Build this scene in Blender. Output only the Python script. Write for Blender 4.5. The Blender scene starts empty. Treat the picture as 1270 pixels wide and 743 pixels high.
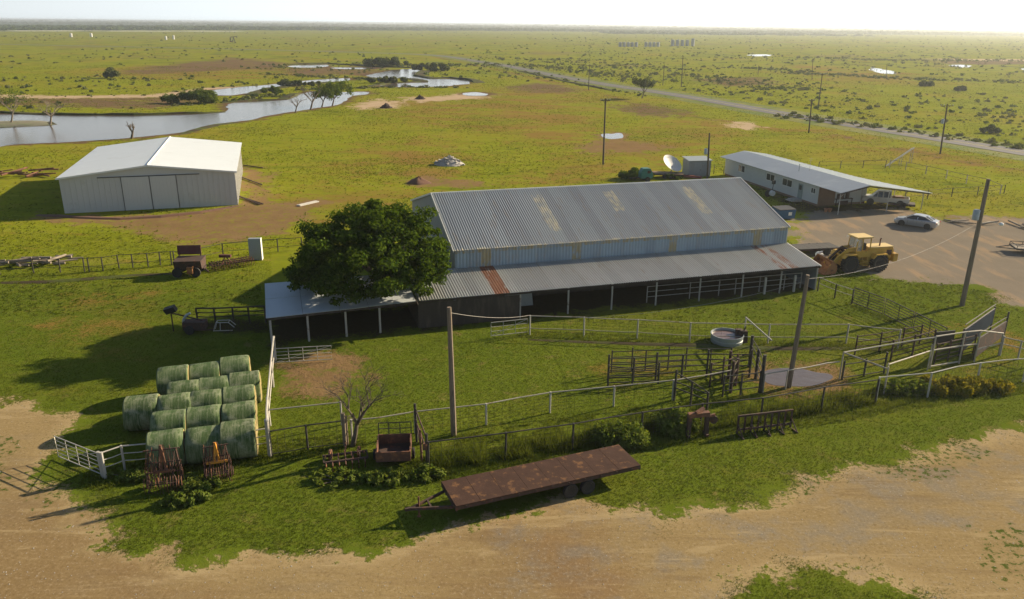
import bpy, math, random
import numpy as np
from mathutils import Vector, Matrix, noise as mnoise
random.seed(7); rng=np.random.default_rng(7)
SC=bpy.context.scene; COL=SC.collection
PI=math.pi
# ------------------------------------------------------------ camera, sky, sun, exposure
F=982.; HZ=29.6; ROLL=math.atan(12.3/1270.); CH=22.0
PITCH=math.atan((371.5-HZ)/F)
cd=bpy.data.cameras.new('camera'); cam=bpy.data.objects.new('camera',cd); COL.objects.link(cam)
cd.sensor_width=36; cd.lens=F/1270*36; cd.clip_start=.5; cd.clip_end=90000
cam.location=(0,0,CH)
cam.matrix_world=Matrix.Translation((0,0,CH))@Matrix.Rotation(PI/2-PITCH,4,'X')@Matrix.Rotation(ROLL,4,'Z')
SC.camera=cam
SUN_AZ=62.0; SUN_EL=22.5         # bearing clockwise from +Y, elevation
w=bpy.data.worlds.new('World'); SC.world=w; w.use_nodes=True
wn=w.node_tree; bg=wn.nodes['Background']
sky=wn.nodes.new('ShaderNodeTexSky'); sky.sky_type='NISHITA'; sky.sun_disc=False
sky.sun_elevation=math.radians(SUN_EL); sky.sun_rotation=math.radians(SUN_AZ)
sky.altitude=100; sky.air_density=1.0; sky.dust_density=1.2; sky.ozone_density=1.0
wn.links.new(sky.outputs[0],bg.inputs[0]); bg.inputs[1].default_value=0.058
# humid white air low over the horizon, brighter toward the sun
tc=wn.nodes.new('ShaderNodeTexCoord'); sx=wn.nodes.new('ShaderNodeSeparateXYZ'); wn.links.new(tc.outputs['Generated'],sx.inputs[0])
mr=wn.nodes.new('ShaderNodeMapRange'); mr.interpolation_type='SMOOTHSTEP'; wn.links.new(sx.outputs['Z'],mr.inputs[0])
for i_,v_ in enumerate((0.0,.30,.96,0.)): mr.inputs[i_+1].default_value=v_
dp=wn.nodes.new('ShaderNodeVectorMath'); dp.operation='DOT_PRODUCT'; wn.links.new(tc.outputs['Generated'],dp.inputs[0]); dp.inputs[1].default_value=(math.sin(math.radians(SUN_AZ)),math.cos(math.radians(SUN_AZ)),0)
mb=wn.nodes.new('ShaderNodeMapRange'); wn.links.new(dp.outputs['Value'],mb.inputs[0])
for i_,v_ in enumerate((-1.,1.,2.5,15.)): mb.inputs[i_+1].default_value=v_
vm=wn.nodes.new('ShaderNodeVectorMath'); vm.operation='SCALE'; vm.inputs[0].default_value=(.90,.97,1.0); wn.links.new(mb.outputs[0],vm.inputs['Scale'])
mx_=wn.nodes.new('ShaderNodeMix'); mx_.data_type='RGBA'; wn.links.new(mr.outputs[0],mx_.inputs['Factor']); wn.links.new(sky.outputs[0],mx_.inputs['A']); wn.links.new(vm.outputs[0],mx_.inputs['B'])
wn.links.new(mx_.outputs['Result'],bg.inputs[0])
sd_=bpy.data.lights.new('sun','SUN'); sun=bpy.data.objects.new('sun',sd_); COL.objects.link(sun)
sd_.energy=5.0; sd_.angle=math.radians(.55); sd_.color=(1.0,.83,.58)
az=math.radians(SUN_AZ); el=math.radians(SUN_EL)
sv=Vector((math.sin(az)*math.cos(el),math.cos(az)*math.cos(el),math.sin(el)))
sun.rotation_euler=sv.to_track_quat('Z','Y').to_euler(); sun.location=(60,30,60)
SC.view_settings.view_transform='Standard'; SC.view_settings.look='None'
SC.view_settings.exposure=0.95; SC.view_settings.gamma=1; SC.view_settings.use_curve_mapping=False
SC.cycles.volume_bounces=0; SC.cycles.transparent_max_bounces=16

# ------------------------------------------------------------ photograph pixel -> point in the place
def ray(px,py):
    x=(px-635)/F; y=-(py-371.5)/F
    xr=x*math.cos(ROLL)-y*math.sin(ROLL); yr=x*math.sin(ROLL)+y*math.cos(ROLL)
    return (xr, math.cos(PITCH)+yr*math.sin(PITCH), -math.sin(PITCH)+yr*math.cos(PITCH))
def G(px,py,z=0.):
    r=ray(px,py); t=(z-CH)/r[2]; return Vector((r[0]*t,r[1]*t,z))
def to_loc(p,o):
    dx,dy=p[0]-o[0],p[1]-o[1]; c,s=math.cos(o[2]),math.sin(o[2])
    return Vector((dx*c+dy*s,-dx*s+dy*c,p[2] if len(p)>2 else 0))

# ------------------------------------------------------------ materials
class NT:
    def __init__(s,name):
        s.m=bpy.data.materials.new(name); s.m.use_nodes=True; s.t=s.m.node_tree
        s.b=s.t.nodes['Principled BSDF']; s.out=s.t.nodes['Material Output']
    def n(s,typ,**k):
        x=s.t.nodes.new(typ)
        for a,b in k.items(): setattr(x,a,b)
        return x
    def set(s,sock,v):
        if v is None: return
        if hasattr(v,'is_linked') or isinstance(v,bpy.types.NodeSocket): s.t.links.new(v,sock)
        else:
            if sock.type=='RGBA' and len(v)==3: v=(*v,1)
            sock.default_value=v
    def coord(s,which='Object'):
        if which=='World': return s.n('ShaderNodeNewGeometry').outputs['Position']
        return s.n('ShaderNodeTexCoord').outputs[which]
    def mapping(s,v,scale=(1,1,1),rot=(0,0,0),loc=(0,0,0)):
        x=s.n('ShaderNodeMapping'); s.set(x.inputs[0],v); x.inputs['Scale'].default_value=scale
        x.inputs['Rotation'].default_value=rot; x.inputs['Location'].default_value=loc; return x.outputs[0]
    def noise(s,v,scale,detail=4,rough=.55,dist=0.):
        x=s.n('ShaderNodeTexNoise'); s.set(x.inputs['Vector'],v); x.inputs['Scale'].default_value=scale
        x.inputs['Detail'].default_value=detail; x.inputs['Roughness'].default_value=rough; x.inputs['Distortion'].default_value=dist
        return x.outputs['Fac']
    def ramp(s,f,lo,hi,a=0.,b=1.):
        x=s.n('ShaderNodeMapRange'); x.interpolation_type='SMOOTHSTEP'; s.set(x.inputs[0],f)
        for i,v in enumerate((lo,hi,a,b)): x.inputs[i+1].default_value=v
        return x.outputs[0]
    def mix(s,f,a,b,mode='MIX'):
        x=s.n('ShaderNodeMix',data_type='RGBA',blend_type=mode); s.set(x.inputs['Factor'],f); s.set(x.inputs['A'],a); s.set(x.inputs['B'],b)
        return x.outputs['Result']
    def math(s,op,a,b=0.):
        x=s.n('ShaderNodeMath',operation=op); s.set(x.inputs[0],a); s.set(x.inputs[1],b); return x.outputs[0]
    def attr(s,name):
        x=s.n('ShaderNodeAttribute',attribute_name=name); return x
    def bump(s,h,strength=.5,dist=.05,normal=None):
        x=s.n('ShaderNodeBump'); s.set(x.inputs['Height'],h); x.inputs['Strength'].default_value=strength; x.inputs['Distance'].default_value=dist
        if normal: s.set(x.inputs['Normal'],normal)
        return x.outputs[0]
    def fin(s,col,rough=.8,metal=0.,normal=None,spec=.5):
        s.set(s.b.inputs['Base Color'],col); s.set(s.b.inputs['Roughness'],rough); s.set(s.b.inputs['Metallic'],metal)
        s.b.inputs['Specular IOR Level'].default_value=spec
        if normal is not None: s.set(s.b.inputs['Normal'],normal)
        return s.m
def sc3(c,k): return tuple(min(1,x*k) for x in c)
def mat(name,col,rough=.7,metal=0.,var=.25,vs=2.,wear=None,wth=(.55,.7),ws=1.6,bump=.15,bs=25,stretch=(1,1,1),spec=.5):
    t=NT(name); v=t.coord(); vv=t.mapping(v,stretch)
    c=t.mix(t.noise(vv,vs,5,.6),sc3(col,1-var),sc3(col,1+var))
    if wear: c=t.mix(t.ramp(t.noise(vv,ws,7,.65),*wth),c,wear)
    nb=t.bump(t.noise(vv,bs,4,.6),bump,.02) if bump else None
    return t.fin(c,rough,metal,nb,spec)
RUST=(.16,.065,.03)
M={}
M['rust']=mat('rusted_steel',(.13,.06,.038),.85,0,.4,3,(.24,.10,.045),(.5,.62),2.2,.3,40)
M['rust_dark']=mat('dark_rusted_steel',(.055,.033,.026),.85,0,.4,4,(.12,.05,.03),(.52,.66),3,.3,40)
M['deck']=mat('rusted_deck_plate',(.062,.034,.025),.9,0,.45,1.6,(.165,.085,.04),(.54,.66),2.2,.5,10,spec=.15)
M['dark_pipe']=mat('dark_pipe',(.05,.045,.04),.7,.2,.3,3,(.10,.06,.04),(.55,.7),4,0)
M['white_pipe']=mat('white_painted_pipe',(.42,.40,.355),.6,0,.15,2,(.25,.15,.09),(.6,.72),2.5,0)
M['grey_pipe']=mat('weathered_grey_pipe',(.36,.34,.31),.7,0,.25,2,(.14,.09,.06),(.56,.7),2.5,0)
M['pole']=mat('weathered_pole_wood',(.20,.155,.11),.9,0,.35,1.2,(.10,.08,.06),(.5,.7),3,.4,12,(6,6,.5))
M['pole_dark']=mat('dark_pole_wood',(.075,.06,.045),.9,0,.3,2,None,(.5,.7),3,.4,12,(6,6,.5))
M['timber']=mat('weathered_timber',(.24,.20,.155),.9,0,.35,3,(.10,.08,.06),(.5,.7),3,.3,20)
M['white_steel']=mat('white_painted_steel_sheet',(.78,.82,.83),.5,0,.05,.5,(.56,.56,.52),(.58,.8),.35,.1,6)
M['shed_wall']=mat('pale_shed_wall_sheet',(.50,.495,.465),.6,0,.08,.5,(.36,.34,.29),(.58,.8),.5,.1,6)
M['seam']=mat('door_seam',(.06,.06,.06),.8,0,.1,2,None,bump=0)
M['house_wall']=mat('pale_siding',(.46,.48,.47),.8,0,.08,.7,(.34,.33,.28),(.58,.8),.8,.2,30)
M['glass']=mat('window_glass',(.03,.04,.045),.08,0,.2,2,None,bump=0)
M['trim']=mat('white_trim',(.68,.68,.65),.6,0,.1,2,None,bump=0)
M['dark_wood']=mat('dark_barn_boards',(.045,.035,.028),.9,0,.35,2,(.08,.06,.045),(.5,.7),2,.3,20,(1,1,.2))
M['brown_board']=mat('brown_boarding',(.19,.12,.075),.85,0,.25,2,None,(.5,.7),2,.3,20)
M['rubber']=mat('tyre_rubber',(.022,.021,.02),.85,0,.2,5,(.10,.075,.05),(.6,.8),5,.2,50)
M['rim']=mat('grey_wheel_rim',(.30,.29,.27),.5,.4,.2,5,(.14,.08,.05),(.6,.7),6,0)
M['yellow']=mat('yellow_machine_paint',(.50,.30,.035),.5,0,.2,1.5,(.24,.12,.04),(.58,.72),1.8,.15,20)
M['yellow_pale']=mat('sun_bleached_yellow_paint',(.60,.44,.17),.6,0,.15,2,None,bump=.1)
M['bucket']=mat('rusted_yellow_bucket',(.30,.13,.045),.75,0,.35,2,(.16,.06,.03),(.5,.65),2,.3,20)
M['black']=mat('black_paint',(.02,.02,.02),.6,0,.2,3,None,bump=0)
M['silver']=mat('silver_car_paint',(.42,.44,.46),.28,.55,.04,2,None,bump=0)
M['white_car']=mat('dusty_white_car_paint',(.55,.53,.48),.4,0,.1,2,(.32,.26,.19),(.55,.8),2,0)
M['carglass']=mat('car_glass',(.02,.025,.03),.06,0,.1,2,None,bump=0)
M['chrome']=mat('bright_metal',(.6,.6,.6),.25,.9,.05,2,None,bump=0)
M['red_lens']=mat('red_lens',(.35,.02,.015),.25,0,.05,2,None,bump=0)
M['lamp_lens']=mat('clear_lens',(.7,.7,.68),.2,0,.05,2,None,bump=0)
M['blue']=mat('blue_painted_steel',(.02,.085,.20),.6,0,.2,1.5,(.10,.07,.05),(.62,.75),2.5,.1,20)
M['teal']=mat('teal_painted_steel',(.03,.16,.15),.6,0,.2,1.5,(.12,.08,.05),(.6,.75),2.5,.1,20)
M['red']=mat('faded_red_paint',(.20,.045,.035),.7,0,.3,2,(.12,.06,.035),(.5,.66),2.5,.2,20)
M['orange']=mat('orange_yellow_machine_paint',(.55,.24,.03),.55,0,.25,3,(.22,.09,.03),(.52,.66),4,.1,20)
M['galv']=mat('galvanised_steel',(.34,.38,.39),.5,.3,.15,2,(.30,.33,.33),(.5,.7),2,.05,20)
M['dish']=mat('pale_dish_mesh',(.55,.55,.53),.6,0,.08,2,None,bump=0)
M['grey_shed']=mat('grey_shed_panels',(.33,.33,.33),.75,0,.12,1,(.24,.22,.20),(.55,.75),1.5,.1,20)
M['plank_pale']=mat('bleached_board',(.48,.46,.42),.8,0,.15,3,None,bump=.2)
M['stone']=mat('broken_concrete',(.34,.32,.29),.9,0,.25,3,None,bump=.4)
M['soil']=mat('dark_red_soil',(.13,.065,.04),.95,0,.3,1.5,None,bump=.6,bs=8)
M['bark']=mat('grey_brown_bark',(.13,.10,.075),.95,0,.35,3,None,bump=.6,bs=12,stretch=(3,3,.6))
M['twig']=mat('pale_bare_twigs',(.20,.165,.125),.9,0,.25,3,None,bump=.2)
M['straw']=mat('old_hay_ends',(.30,.24,.10),.95,0,.35,6,(.14,.12,.05),(.5,.7),6,.6,40)
def bale_mat():
    t=NT('green_net_wrap'); v=t.coord()
    st=t.noise(t.mapping(v,(5,.6,.6)),1.5,6,.7)
    c=t.mix(t.ramp(st,.36,.66),(.042,.082,.020),(.20,.225,.13))
    c=t.mix(t.ramp(t.noise(v,1.3,6,.7),.5,.66),c,(.24,.26,.17)); c=t.mix(t.ramp(t.noise(v,2.1,6,.7,.4),.56,.68,0,.7),c,(.05,.075,.02))
    oi=t.n('ShaderNodeObjectInfo').outputs['Random']
    c=t.mix(t.math('MULTIPLY',oi,.35),c,(.08,.14,.05))
    return t.fin(c,.8,0,t.bump(t.noise(t.mapping(v,(10,2,2)),3,6,.7),.6,.05),.2)
M['wrap']=bale_mat()
def corr_mat(name,base,rustc,rough=.5,metal=.35,dirt=(.30,.25,.18)):
    t=NT(name); v=t.coord(); ti=t.attr('tint').outputs['Fac']; ru=t.attr('rust').outputs['Fac']
    c=t.mix(ti,sc3(base,.84),sc3(base,1.10))
    c=t.mix(t.ramp(t.noise(t.mapping(v,(3,.5,.5)),.8,6,.65),.5,.85),c,dirt)
    nz=t.noise(t.mapping(v,(2.2,.6,1)),1.4,7,.68)
    f=t.ramp(t.math('ADD',ru,t.math('SUBTRACT',nz,.5)),.38,.62)
    c=t.mix(f,c,t.mix(t.noise(v,1.5,4),rustc,sc3(rustc,1.7)))
    r=t.math('ADD',t.math('MULTIPLY',f,.4),rough)
    mm=t.math('MULTIPLY',t.math('SUBTRACT',1.,f),metal)
    return t.fin(c,r,mm,t.bump(t.noise(v,9,3,.5),.1,.01))
M['roof']=corr_mat('corrugated_galvanised_roof',(.30,.325,.33),(.40,.36,.25))
M['leanroof']=corr_mat('corrugated_lean_to_roof',(.38,.385,.36),(.19,.08,.04))
M['wallblue']=corr_mat('blue_grey_wall_sheet',(.27,.34,.40),(.26,.22,.13),.55,.2)

# ---- ground colour shared by soil sheet and grass blades
def ground_color(t):
    """grass / dry-grass albedo from world position"""
    P=t.coord('World')
    n1=t.noise(P,.022,5,.6); n2=t.noise(P,.16,5,.62); n3=t.noise(P,1.3,4,.6)
    field=t.attr('field').outputs['Fac']
    lush=t.mix(n2,(.066,.106,.010),(.122,.155,.016))
    yel=t.mix(n2,(.165,.205,.010),(.235,.245,.014))
    a=t.mix(t.ramp(field,0,1),lush,yel)
    a=t.mix(t.math('MULTIPLY',t.ramp(n1,.48,.68),t.ramp(field,0,1,.25,.65)),a,(.25,.185,.03))
    a=t.mix(t.math('MULTIPLY',t.ramp(n1,.45,.28),t.ramp(field,0,1,.2,.5)),a,(.075,.115,.015))
    a=t.mix(t.ramp(n3,.45,.75,0,.4),a,(.15,.155,.03))
    return a,P,n1,n2,n3
def ground_material():
    t=NT('pasture_ground'); a,P,n1,n2,n3=ground_color(t)
    dpn=t.noise(P,.55,8,.72,.3); a=t.mix(t.math('MULTIPLY',t.ramp(dpn,.56,.70),t.ramp(t.attr('field').outputs['Fac'],0,1,.75,.3)),a,(.19,.145,.055)); a=t.mix(t.ramp(t.noise(P,.25,7,.7,.5),.55,.7,0,.45),a,(.05,.075,.008))
    big=t.noise(P,.045,8,.62,.3); mid=t.noise(P,.35,7,.62,.2); fine=t.noise(P,3.,6,.65); vf=t.noise(P,14.,4,.65)
    far=t.attr('far').outputs['Fac']
    warp=t.mix(far,mid,big); w2=t.math('MULTIPLY',t.math('SUBTRACT',t.math('ADD',warp,t.math('MULTIPLY',fine,.5)),.75),8.5)
    fineM=t.ramp(fine,.25,.75,.75,1.25)
    def mask(name,soft=.35):
        return t.ramp(t.math('ADD',t.attr(name).outputs['Fac'],w2),-soft,soft)
    # bare specks inside the grass
    a=t.mix(t.math('MULTIPLY',t.ramp(vf,.5,.8),.35),a,(.10,.085,.035))
    fl_=t.attr('field').outputs['Fac']; q1=t.noise(P,1.3,8,.8,.4); q2=t.noise(t.mapping(P,(.4,1.,1),(0,0,.3)),.8,9,.8,.6)
    a=t.mix(t.math('MULTIPLY',t.ramp(q1,.54,.64),t.ramp(fl_,0,1,.1,.6)),a,(.09,.115,.014)); a=t.mix(t.math('MULTIPLY',t.ramp(q2,.53,.63),t.ramp(fl_,0,1,.12,.7)),a,(.25,.165,.04)); a=t.mix(t.math('MULTIPLY',t.ramp(q2,.45,.36),t.ramp(fl_,0,1,.05,.5)),a,(.30,.30,.05))
    st=t.noise(t.mapping(P,(.05,.16,1),(0,0,.25)),1.6,7,.68); a=t.mix(t.math('MULTIPLY',t.ramp(st,.5,.72),t.ramp(t.attr('field').outputs['Fac'],0,1,.15,.75)),a,(.085,.12,.012)); a=t.mix(t.math('MULTIPLY',t.ramp(st,.46,.28),t.ramp(t.attr('field').outputs['Fac'],0,1,.1,.45)),a,(.30,.26,.06))
    # far scrubland: darker mottles
    sm=t.noise(P,.05,8,.7); a=t.mix(t.math('MULTIPLY',t.ramp(sm,.5,.66),t.ramp(far,.45,1.,0,.75)),a,(.045,.07,.022))
    bs=t.noise(P,.012,6,.6,.5); a=t.mix(t.math('MULTIPLY',t.ramp(bs,.55,.66),t.ramp(far,.4,.9,0,.6)),a,(.17,.12,.06))
    dirt=t.mix(mid,(.21,.150,.068),(.335,.25,.122)); dirt=t.mix(t.ramp(t.math('ADD',t.attr('dirt').outputs['Fac'],t.math('MULTIPLY',w2,.6)),1.6,.2,0,.55),dirt,(.42,.32,.17))
    # gravel: stretched wheel lanes and pale stones
    lane=t.noise(t.mapping(P,(.12,.35,1),(0,0,math.radians(-17))),1.2,7,.65)
    dirt=t.mix(t.ramp(lane,.5,.72,0,.5),dirt,(.20,.165,.115))
    dirt=t.mix(t.ramp(big,.52,.62,0,.45),dirt,(.19,.10,.045))
    dirt=t.mix(t.ramp(vf,.6,.75,0,.55),dirt,(.42,.35,.25)); dirt=t.mix(t.ramp(vf,.42,.27,0,.7),dirt,(.11,.075,.04))
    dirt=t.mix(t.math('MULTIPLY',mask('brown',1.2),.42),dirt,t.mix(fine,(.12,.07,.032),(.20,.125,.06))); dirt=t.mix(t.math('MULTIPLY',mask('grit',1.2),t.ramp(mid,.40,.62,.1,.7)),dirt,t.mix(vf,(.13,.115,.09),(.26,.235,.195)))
    grit=t.noise(P,6.,5,.75); dirt=t.mix(t.ramp(grit,.52,.66,0,.55),dirt,(.38,.30,.19)); dirt=t.mix(t.ramp(grit,.46,.34,0,.6),dirt,(.13,.085,.04))
    rut=t.noise(t.mapping(P,(.10,.8,1),(0,0,math.radians(-17))),.8,8,.72,.9); dirt=t.mix(t.ramp(rut,.54,.64,0,.45),dirt,(.17,.115,.06)); dirt=t.mix(t.ramp(rut,.46,.36,0,.5),dirt,(.40,.31,.17))
    gravel=t.mix(mid,(.165,.14,.11),(.235,.20,.155)); gravel=t.mix(t.ramp(vf,.55,.75,0,.5),gravel,(.42,.38,.32))
    ln2=t.noise(t.mapping(P,(.5,.12,1),(0,0,math.radians(50))),1.,5,.6)
    gravel=t.mix(t.ramp(ln2,.5,.66,0,.7),gravel,(.33,.235,.145))
    mud=t.mix(mid,(.14,.085,.042),(.27,.175,.09)); mud=t.mix(t.ramp(fine,.5,.7,0,.5),mud,(.09,.05,.03))
    marsh=t.mix(mid,(.115,.075,.055),(.18,.115,.06)); sand=t.mix(mid,(.38,.27,.17),(.46,.36,.25))
    rustg=t.mix(fine,(.17,.10,.03),(.26,.17,.045))
    c=a
    c=t.mix(t.math('MULTIPLY',t.math('MULTIPLY',mask('dry',.9),.92),t.ramp(t.noise(t.mapping(P,(.45,1,1),(0,0,.2)),.10,9,.74,.6),.42,.58,.08,1.)),c,rustg)
    marsh=t.mix(t.ramp(st,.5,.7),marsh,(.10,.10,.03)); c=t.mix(t.math('MULTIPLY',mask('marsh',.6),t.ramp(t.noise(t.mapping(P,(.5,1,1)),.14,9,.75,.5),.36,.50,.2,1.)),c,marsh)
    c=t.mix(t.math('MULTIPLY',mask('mud',.7),t.ramp(t.noise(P,.9,7,.75),.36,.50,.2,.95)),c,mud)
    c=t.mix(mask('sand',.5),c,sand)
    c=t.mix(t.math('MULTIPLY',mask('shade_soil',.8),.92),c,t.mix(fine,(.030,.022,.015),(.075,.052,.033)))  # shade painted into the soil colour, nearly black
    c=t.mix(mask('gravel',.5),c,gravel)
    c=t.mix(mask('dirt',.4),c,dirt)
    c=t.mix(t.math('MULTIPLY',mask('weedy',.3),t.ramp(fine,.5,.58)),c,(.07,.09,.018))
    c=t.mix(mask('wetm',.6),c,t.mix(mid,(.085,.055,.035),(.15,.095,.055)))
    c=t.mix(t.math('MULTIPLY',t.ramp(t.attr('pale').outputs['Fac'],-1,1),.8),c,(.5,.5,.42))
    c=t.mix(t.ramp(t.math('ADD',t.attr('wood').outputs['Fac'],t.math('MULTIPLY',t.math('SUBTRACT',bs,.5),5.)),-.5,.5),c,t.mix(sm,(.035,.06,.03),(.06,.085,.035)))
    rgh=t.noise(P,.9,6,.7)
    dm=t.math('MAXIMUM',mask('dirt',.4),mask('gravel',.5))
    amp=t.ramp(dm,0,1,1.,.38)
    pn=t.attr('pen').outputs['Fac']; h=t.math('MULTIPLY',t.math('ADD',t.math('MULTIPLY',fine,t.ramp(pn,0,1,.22,.75)),t.math('ADD',t.math('MULTIPLY',rgh,t.ramp(pn,0,1,.25,.6)),t.math('MULTIPLY',vf,.22))),amp)
    nb=t.bump(h,1.,.10)
    return t.fin(c,.95,0,nb,.0)
def leaf_mat(name,cols,trans=.35,world=True,noise_s=1.2):
    t=NT(name); P=t.coord('World'); c=t.mix(t.ramp(t.noise(P,noise_s,4,.6),.3,.7),cols[0],cols[1])
    rn=t.attr('rnd').outputs['Fac']; c=t.mix(t.ramp(rn,.0,1.,0,.6),c,cols[2])
    d=t.n('ShaderNodeBsdfDiffuse'); t.set(d.inputs[0],c); tr=t.n('ShaderNodeBsdfTranslucent'); t.set(tr.inputs[0],t.mix(1.,c,(1.4,1.35,.5,1),'MULTIPLY'))
    mx=t.n('ShaderNodeMixShader'); mx.inputs[0].default_value=trans
    t.t.links.new(d.outputs[0],mx.inputs[1]); t.t.links.new(tr.outputs[0],mx.inputs[2]); t.t.links.new(mx.outputs[0],t.out.inputs[0])
    return t.m
def grass_mat():
    t=NT('grass_blades'); a,P,*_=ground_color(t); rn=t.attr('rnd').outputs['Fac']
    c=t.mix(t.ramp(rn,.0,1.,0,.5),a,(.125,.13,.02))
    d=t.n('ShaderNodeBsdfDiffuse'); t.set(d.inputs[0],c); tr=t.n('ShaderNodeBsdfTranslucent'); t.set(tr.inputs[0],c)
    mx=t.n('ShaderNodeMixShader'); mx.inputs[0].default_value=.45
    t.t.links.new(d.outputs[0],mx.inputs[1]); t.t.links.new(tr.outputs[0],mx.inputs[2]); t.t.links.new(mx.outputs[0],t.out.inputs[0])
    return t.m
M['ground']=ground_material(); M['grass']=grass_mat()
M['leaf']=leaf_mat('tree_leaves',[(.024,.050,.007),(.054,.096,.011),(.11,.155,.02)],.3)
M['bushleaf']=leaf_mat('bush_leaves',[(.05,.085,.015),(.085,.13,.02),(.13,.16,.03)],.35)
M['scrubleaf']=leaf_mat('scrub_leaves',[(.050,.082,.020),(.08,.105,.03),(.15,.14,.085)],.25,True,.05)
M['weed']=leaf_mat('weed_leaves',[(.075,.125,.020),(.12,.165,.026),(.20,.22,.06)],.35)
M['flower']=leaf_mat('yellow_flower_weeds',[(.10,.12,.02),(.22,.20,.03),(.34,.27,.03)],.3)
def water_mat():
    t=NT('muddy_water'); P=t.coord('World')
    c=t.mix(t.noise(P,.05,4),(.075,.06,.05),(.13,.10,.085))
    return t.fin(c,.09,0,t.bump(t.noise(t.mapping(P,(1,1.6,1)),1.0,5,.6),.6,.06),.5)
M['water']=water_mat()
def road_mat():
    t=NT('worn_asphalt'); P=t.coord('World'); c=t.mix(t.noise(P,.25,6,.65),(.065,.066,.07),(.10,.10,.105))
    return t.fin(c,.85,0,t.bump(t.noise(P,8,3),.2,.02))
M['asphalt']=road_mat()
M['paint']=mat('yellow_road_paint',(.45,.33,.06),.8,0,.2,.5,None,bump=0)

# ------------------------------------------------------------ mesh builder
class MB:
    def __init__(s,off=(0,0,0)): s.v=[];s.f=[];s.o=Vector(off);s.sm=False
    def add(s,vs,fs):
        b=len(s.v); s.v+=[tuple(Vector(v)-s.o) for v in vs]; s.f+=[tuple(i+b for i in f) for f in fs]; return s
    def box(s,c,size,rz=0,rx=0,ry=0,mtx=None,taper=1.):
        sx,sy,sz=[a/2 for a in size]; m=mtx or (Matrix.Rotation(rz,3,'Z')@Matrix.Rotation(ry,3,'Y')@Matrix.Rotation(rx,3,'X')); c=Vector(c)
        vs=[c+m@Vector((x*sx*(taper if z>0 else 1),y*sy*(taper if z>0 else 1),z*sz)) for z in(-1,1) for x,y in((-1,-1),(1,-1),(1,1),(-1,1))]
        return s.add(vs,[(3,2,1,0),(4,5,6,7),(0,1,5,4),(1,2,6,5),(2,3,7,6),(3,0,4,7)])
    def beam(s,a,b,w=.06,h=None):
        a=Vector(a);b=Vector(b);d=b-a; L=d.length
        if L<1e-5: return s
        q=d.to_track_quat('X','Z').to_matrix(); return s.box((a+b)/2,(L,w,h or w),mtx=q)
    def tube(s,pts,r,n=6,cap=True):
        pts=[Vector(p) for p in pts]; rs=r if isinstance(r,(list,tuple)) else [r]*len(pts); vs=[];fs=[]
        for i,p in enumerate(pts):
            d=(pts[min(i+1,len(pts)-1)]-pts[max(i-1,0)])
            if d.length<1e-6: d=Vector((0,0,1))
            q=d.to_track_quat('Z','Y').to_matrix()
            for k in range(n):
                a=2*PI*k/n; vs.append(p+q@Vector((math.cos(a)*rs[i],math.sin(a)*rs[i],0)))
        for i in range(len(pts)-1):
            for k in range(n): fs.append((i*n+k,i*n+(k+1)%n,(i+1)*n+(k+1)%n,(i+1)*n+k))
        if cap: fs.append(tuple(range(n-1,-1,-1))); fs.append(tuple((len(pts)-1)*n+k for k in range(n)))
        return s.add(vs,fs)
    def prism(s,poly,axis,a,b):
        """extrude 2D polygon (list of (p,q)) along axis 'x','y','z' from a to b"""
        n=len(poly)
        def P(p,q,t): return {'x':(t,p,q),'y':(p,t,q),'z':(p,q,t)}[axis]
        vs=[P(p,q,a) for p,q in poly]+[P(p,q,b) for p,q in poly]
        return s.add(vs,[tuple(range(n))[::-1],tuple(range(n,2*n))]+[(i,(i+1)%n,(i+1)%n+n,i+n) for i in range(n)])
    def lathe(s,prof,c,axis='z',n=20):
        vs=[];fs=[];c=Vector(c)
        for r,h in prof:
            for k in range(n):
                a=2*PI*k/n; x,y=r*math.cos(a),r*math.sin(a)
                vs.append(c+Vector({'z':(x,y,h),'y':(x,h,y),'x':(h,x,y)}[axis]))
        for i in range(len(prof)-1):
            for k in range(n): fs.append((i*n+k,i*n+(k+1)%n,(i+1)*n+(k+1)%n,(i+1)*n+k))
        fs.append(tuple(range(n))[::-1]); fs.append(tuple((len(prof)-1)*n+k for k in range(n)))
        return s.add(vs,fs)
    def sheet(s,q,th=.04):
        """thin slab from 4 corner points"""
        q=[Vector(p) for p in q]; n=(q[1]-q[0]).cross(q[3]-q[0]).normalized()*th
        return s.add(q+[p-n for p in q],[(0,1,2,3),(7,6,5,4),(0,4,5,1),(1,5,6,2),(2,6,7,3),(3,7,4,0)])
    def build(s,name,m,parent=None,smooth=False,bevel=0,**props):
        me=bpy.data.meshes.new(name); me.from_pydata(s.v,[],s.f); me.update()
        import bmesh
        bm=bmesh.new(); bm.from_mesh(me); bmesh.ops.recalc_face_normals(bm,faces=bm.faces[:])
        if bevel: bmesh.ops.bevel(bm,geom=bm.edges[:],offset=bevel,segments=2,affect='EDGES',clamp_overlap=True)
        bm.to_mesh(me); bm.free()
        if smooth:
            me.polygons.foreach_set('use_smooth',[True]*len(me.polygons))
            try: me.set_sharp_from_angle(angle=math.radians(40))
            except Exception: pass
        o=bpy.data.objects.new(name,me); COL.objects.link(o)
        if m is not None: me.materials.append(m if not isinstance(m,str) else M[m])
        if parent: o.parent=parent
        for k,v in props.items(): o[k]=v
        return o
def thing(name,label,cat,loc=(0,0,0),rz=0,group=None):
    o=bpy.data.objects.new(name,None); COL.objects.link(o); o.location=loc; o.rotation_euler=(0,0,rz); o.empty_display_size=.3
    o['label']=label; o['category']=cat
    if group: o['group']=group
    return o
def tag(o,label,cat,group=None,kind=None):
    o['label']=label; o['category']=cat
    if group: o['group']=group
    if kind: o['kind']=kind
    return o
KIDS={}
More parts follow.
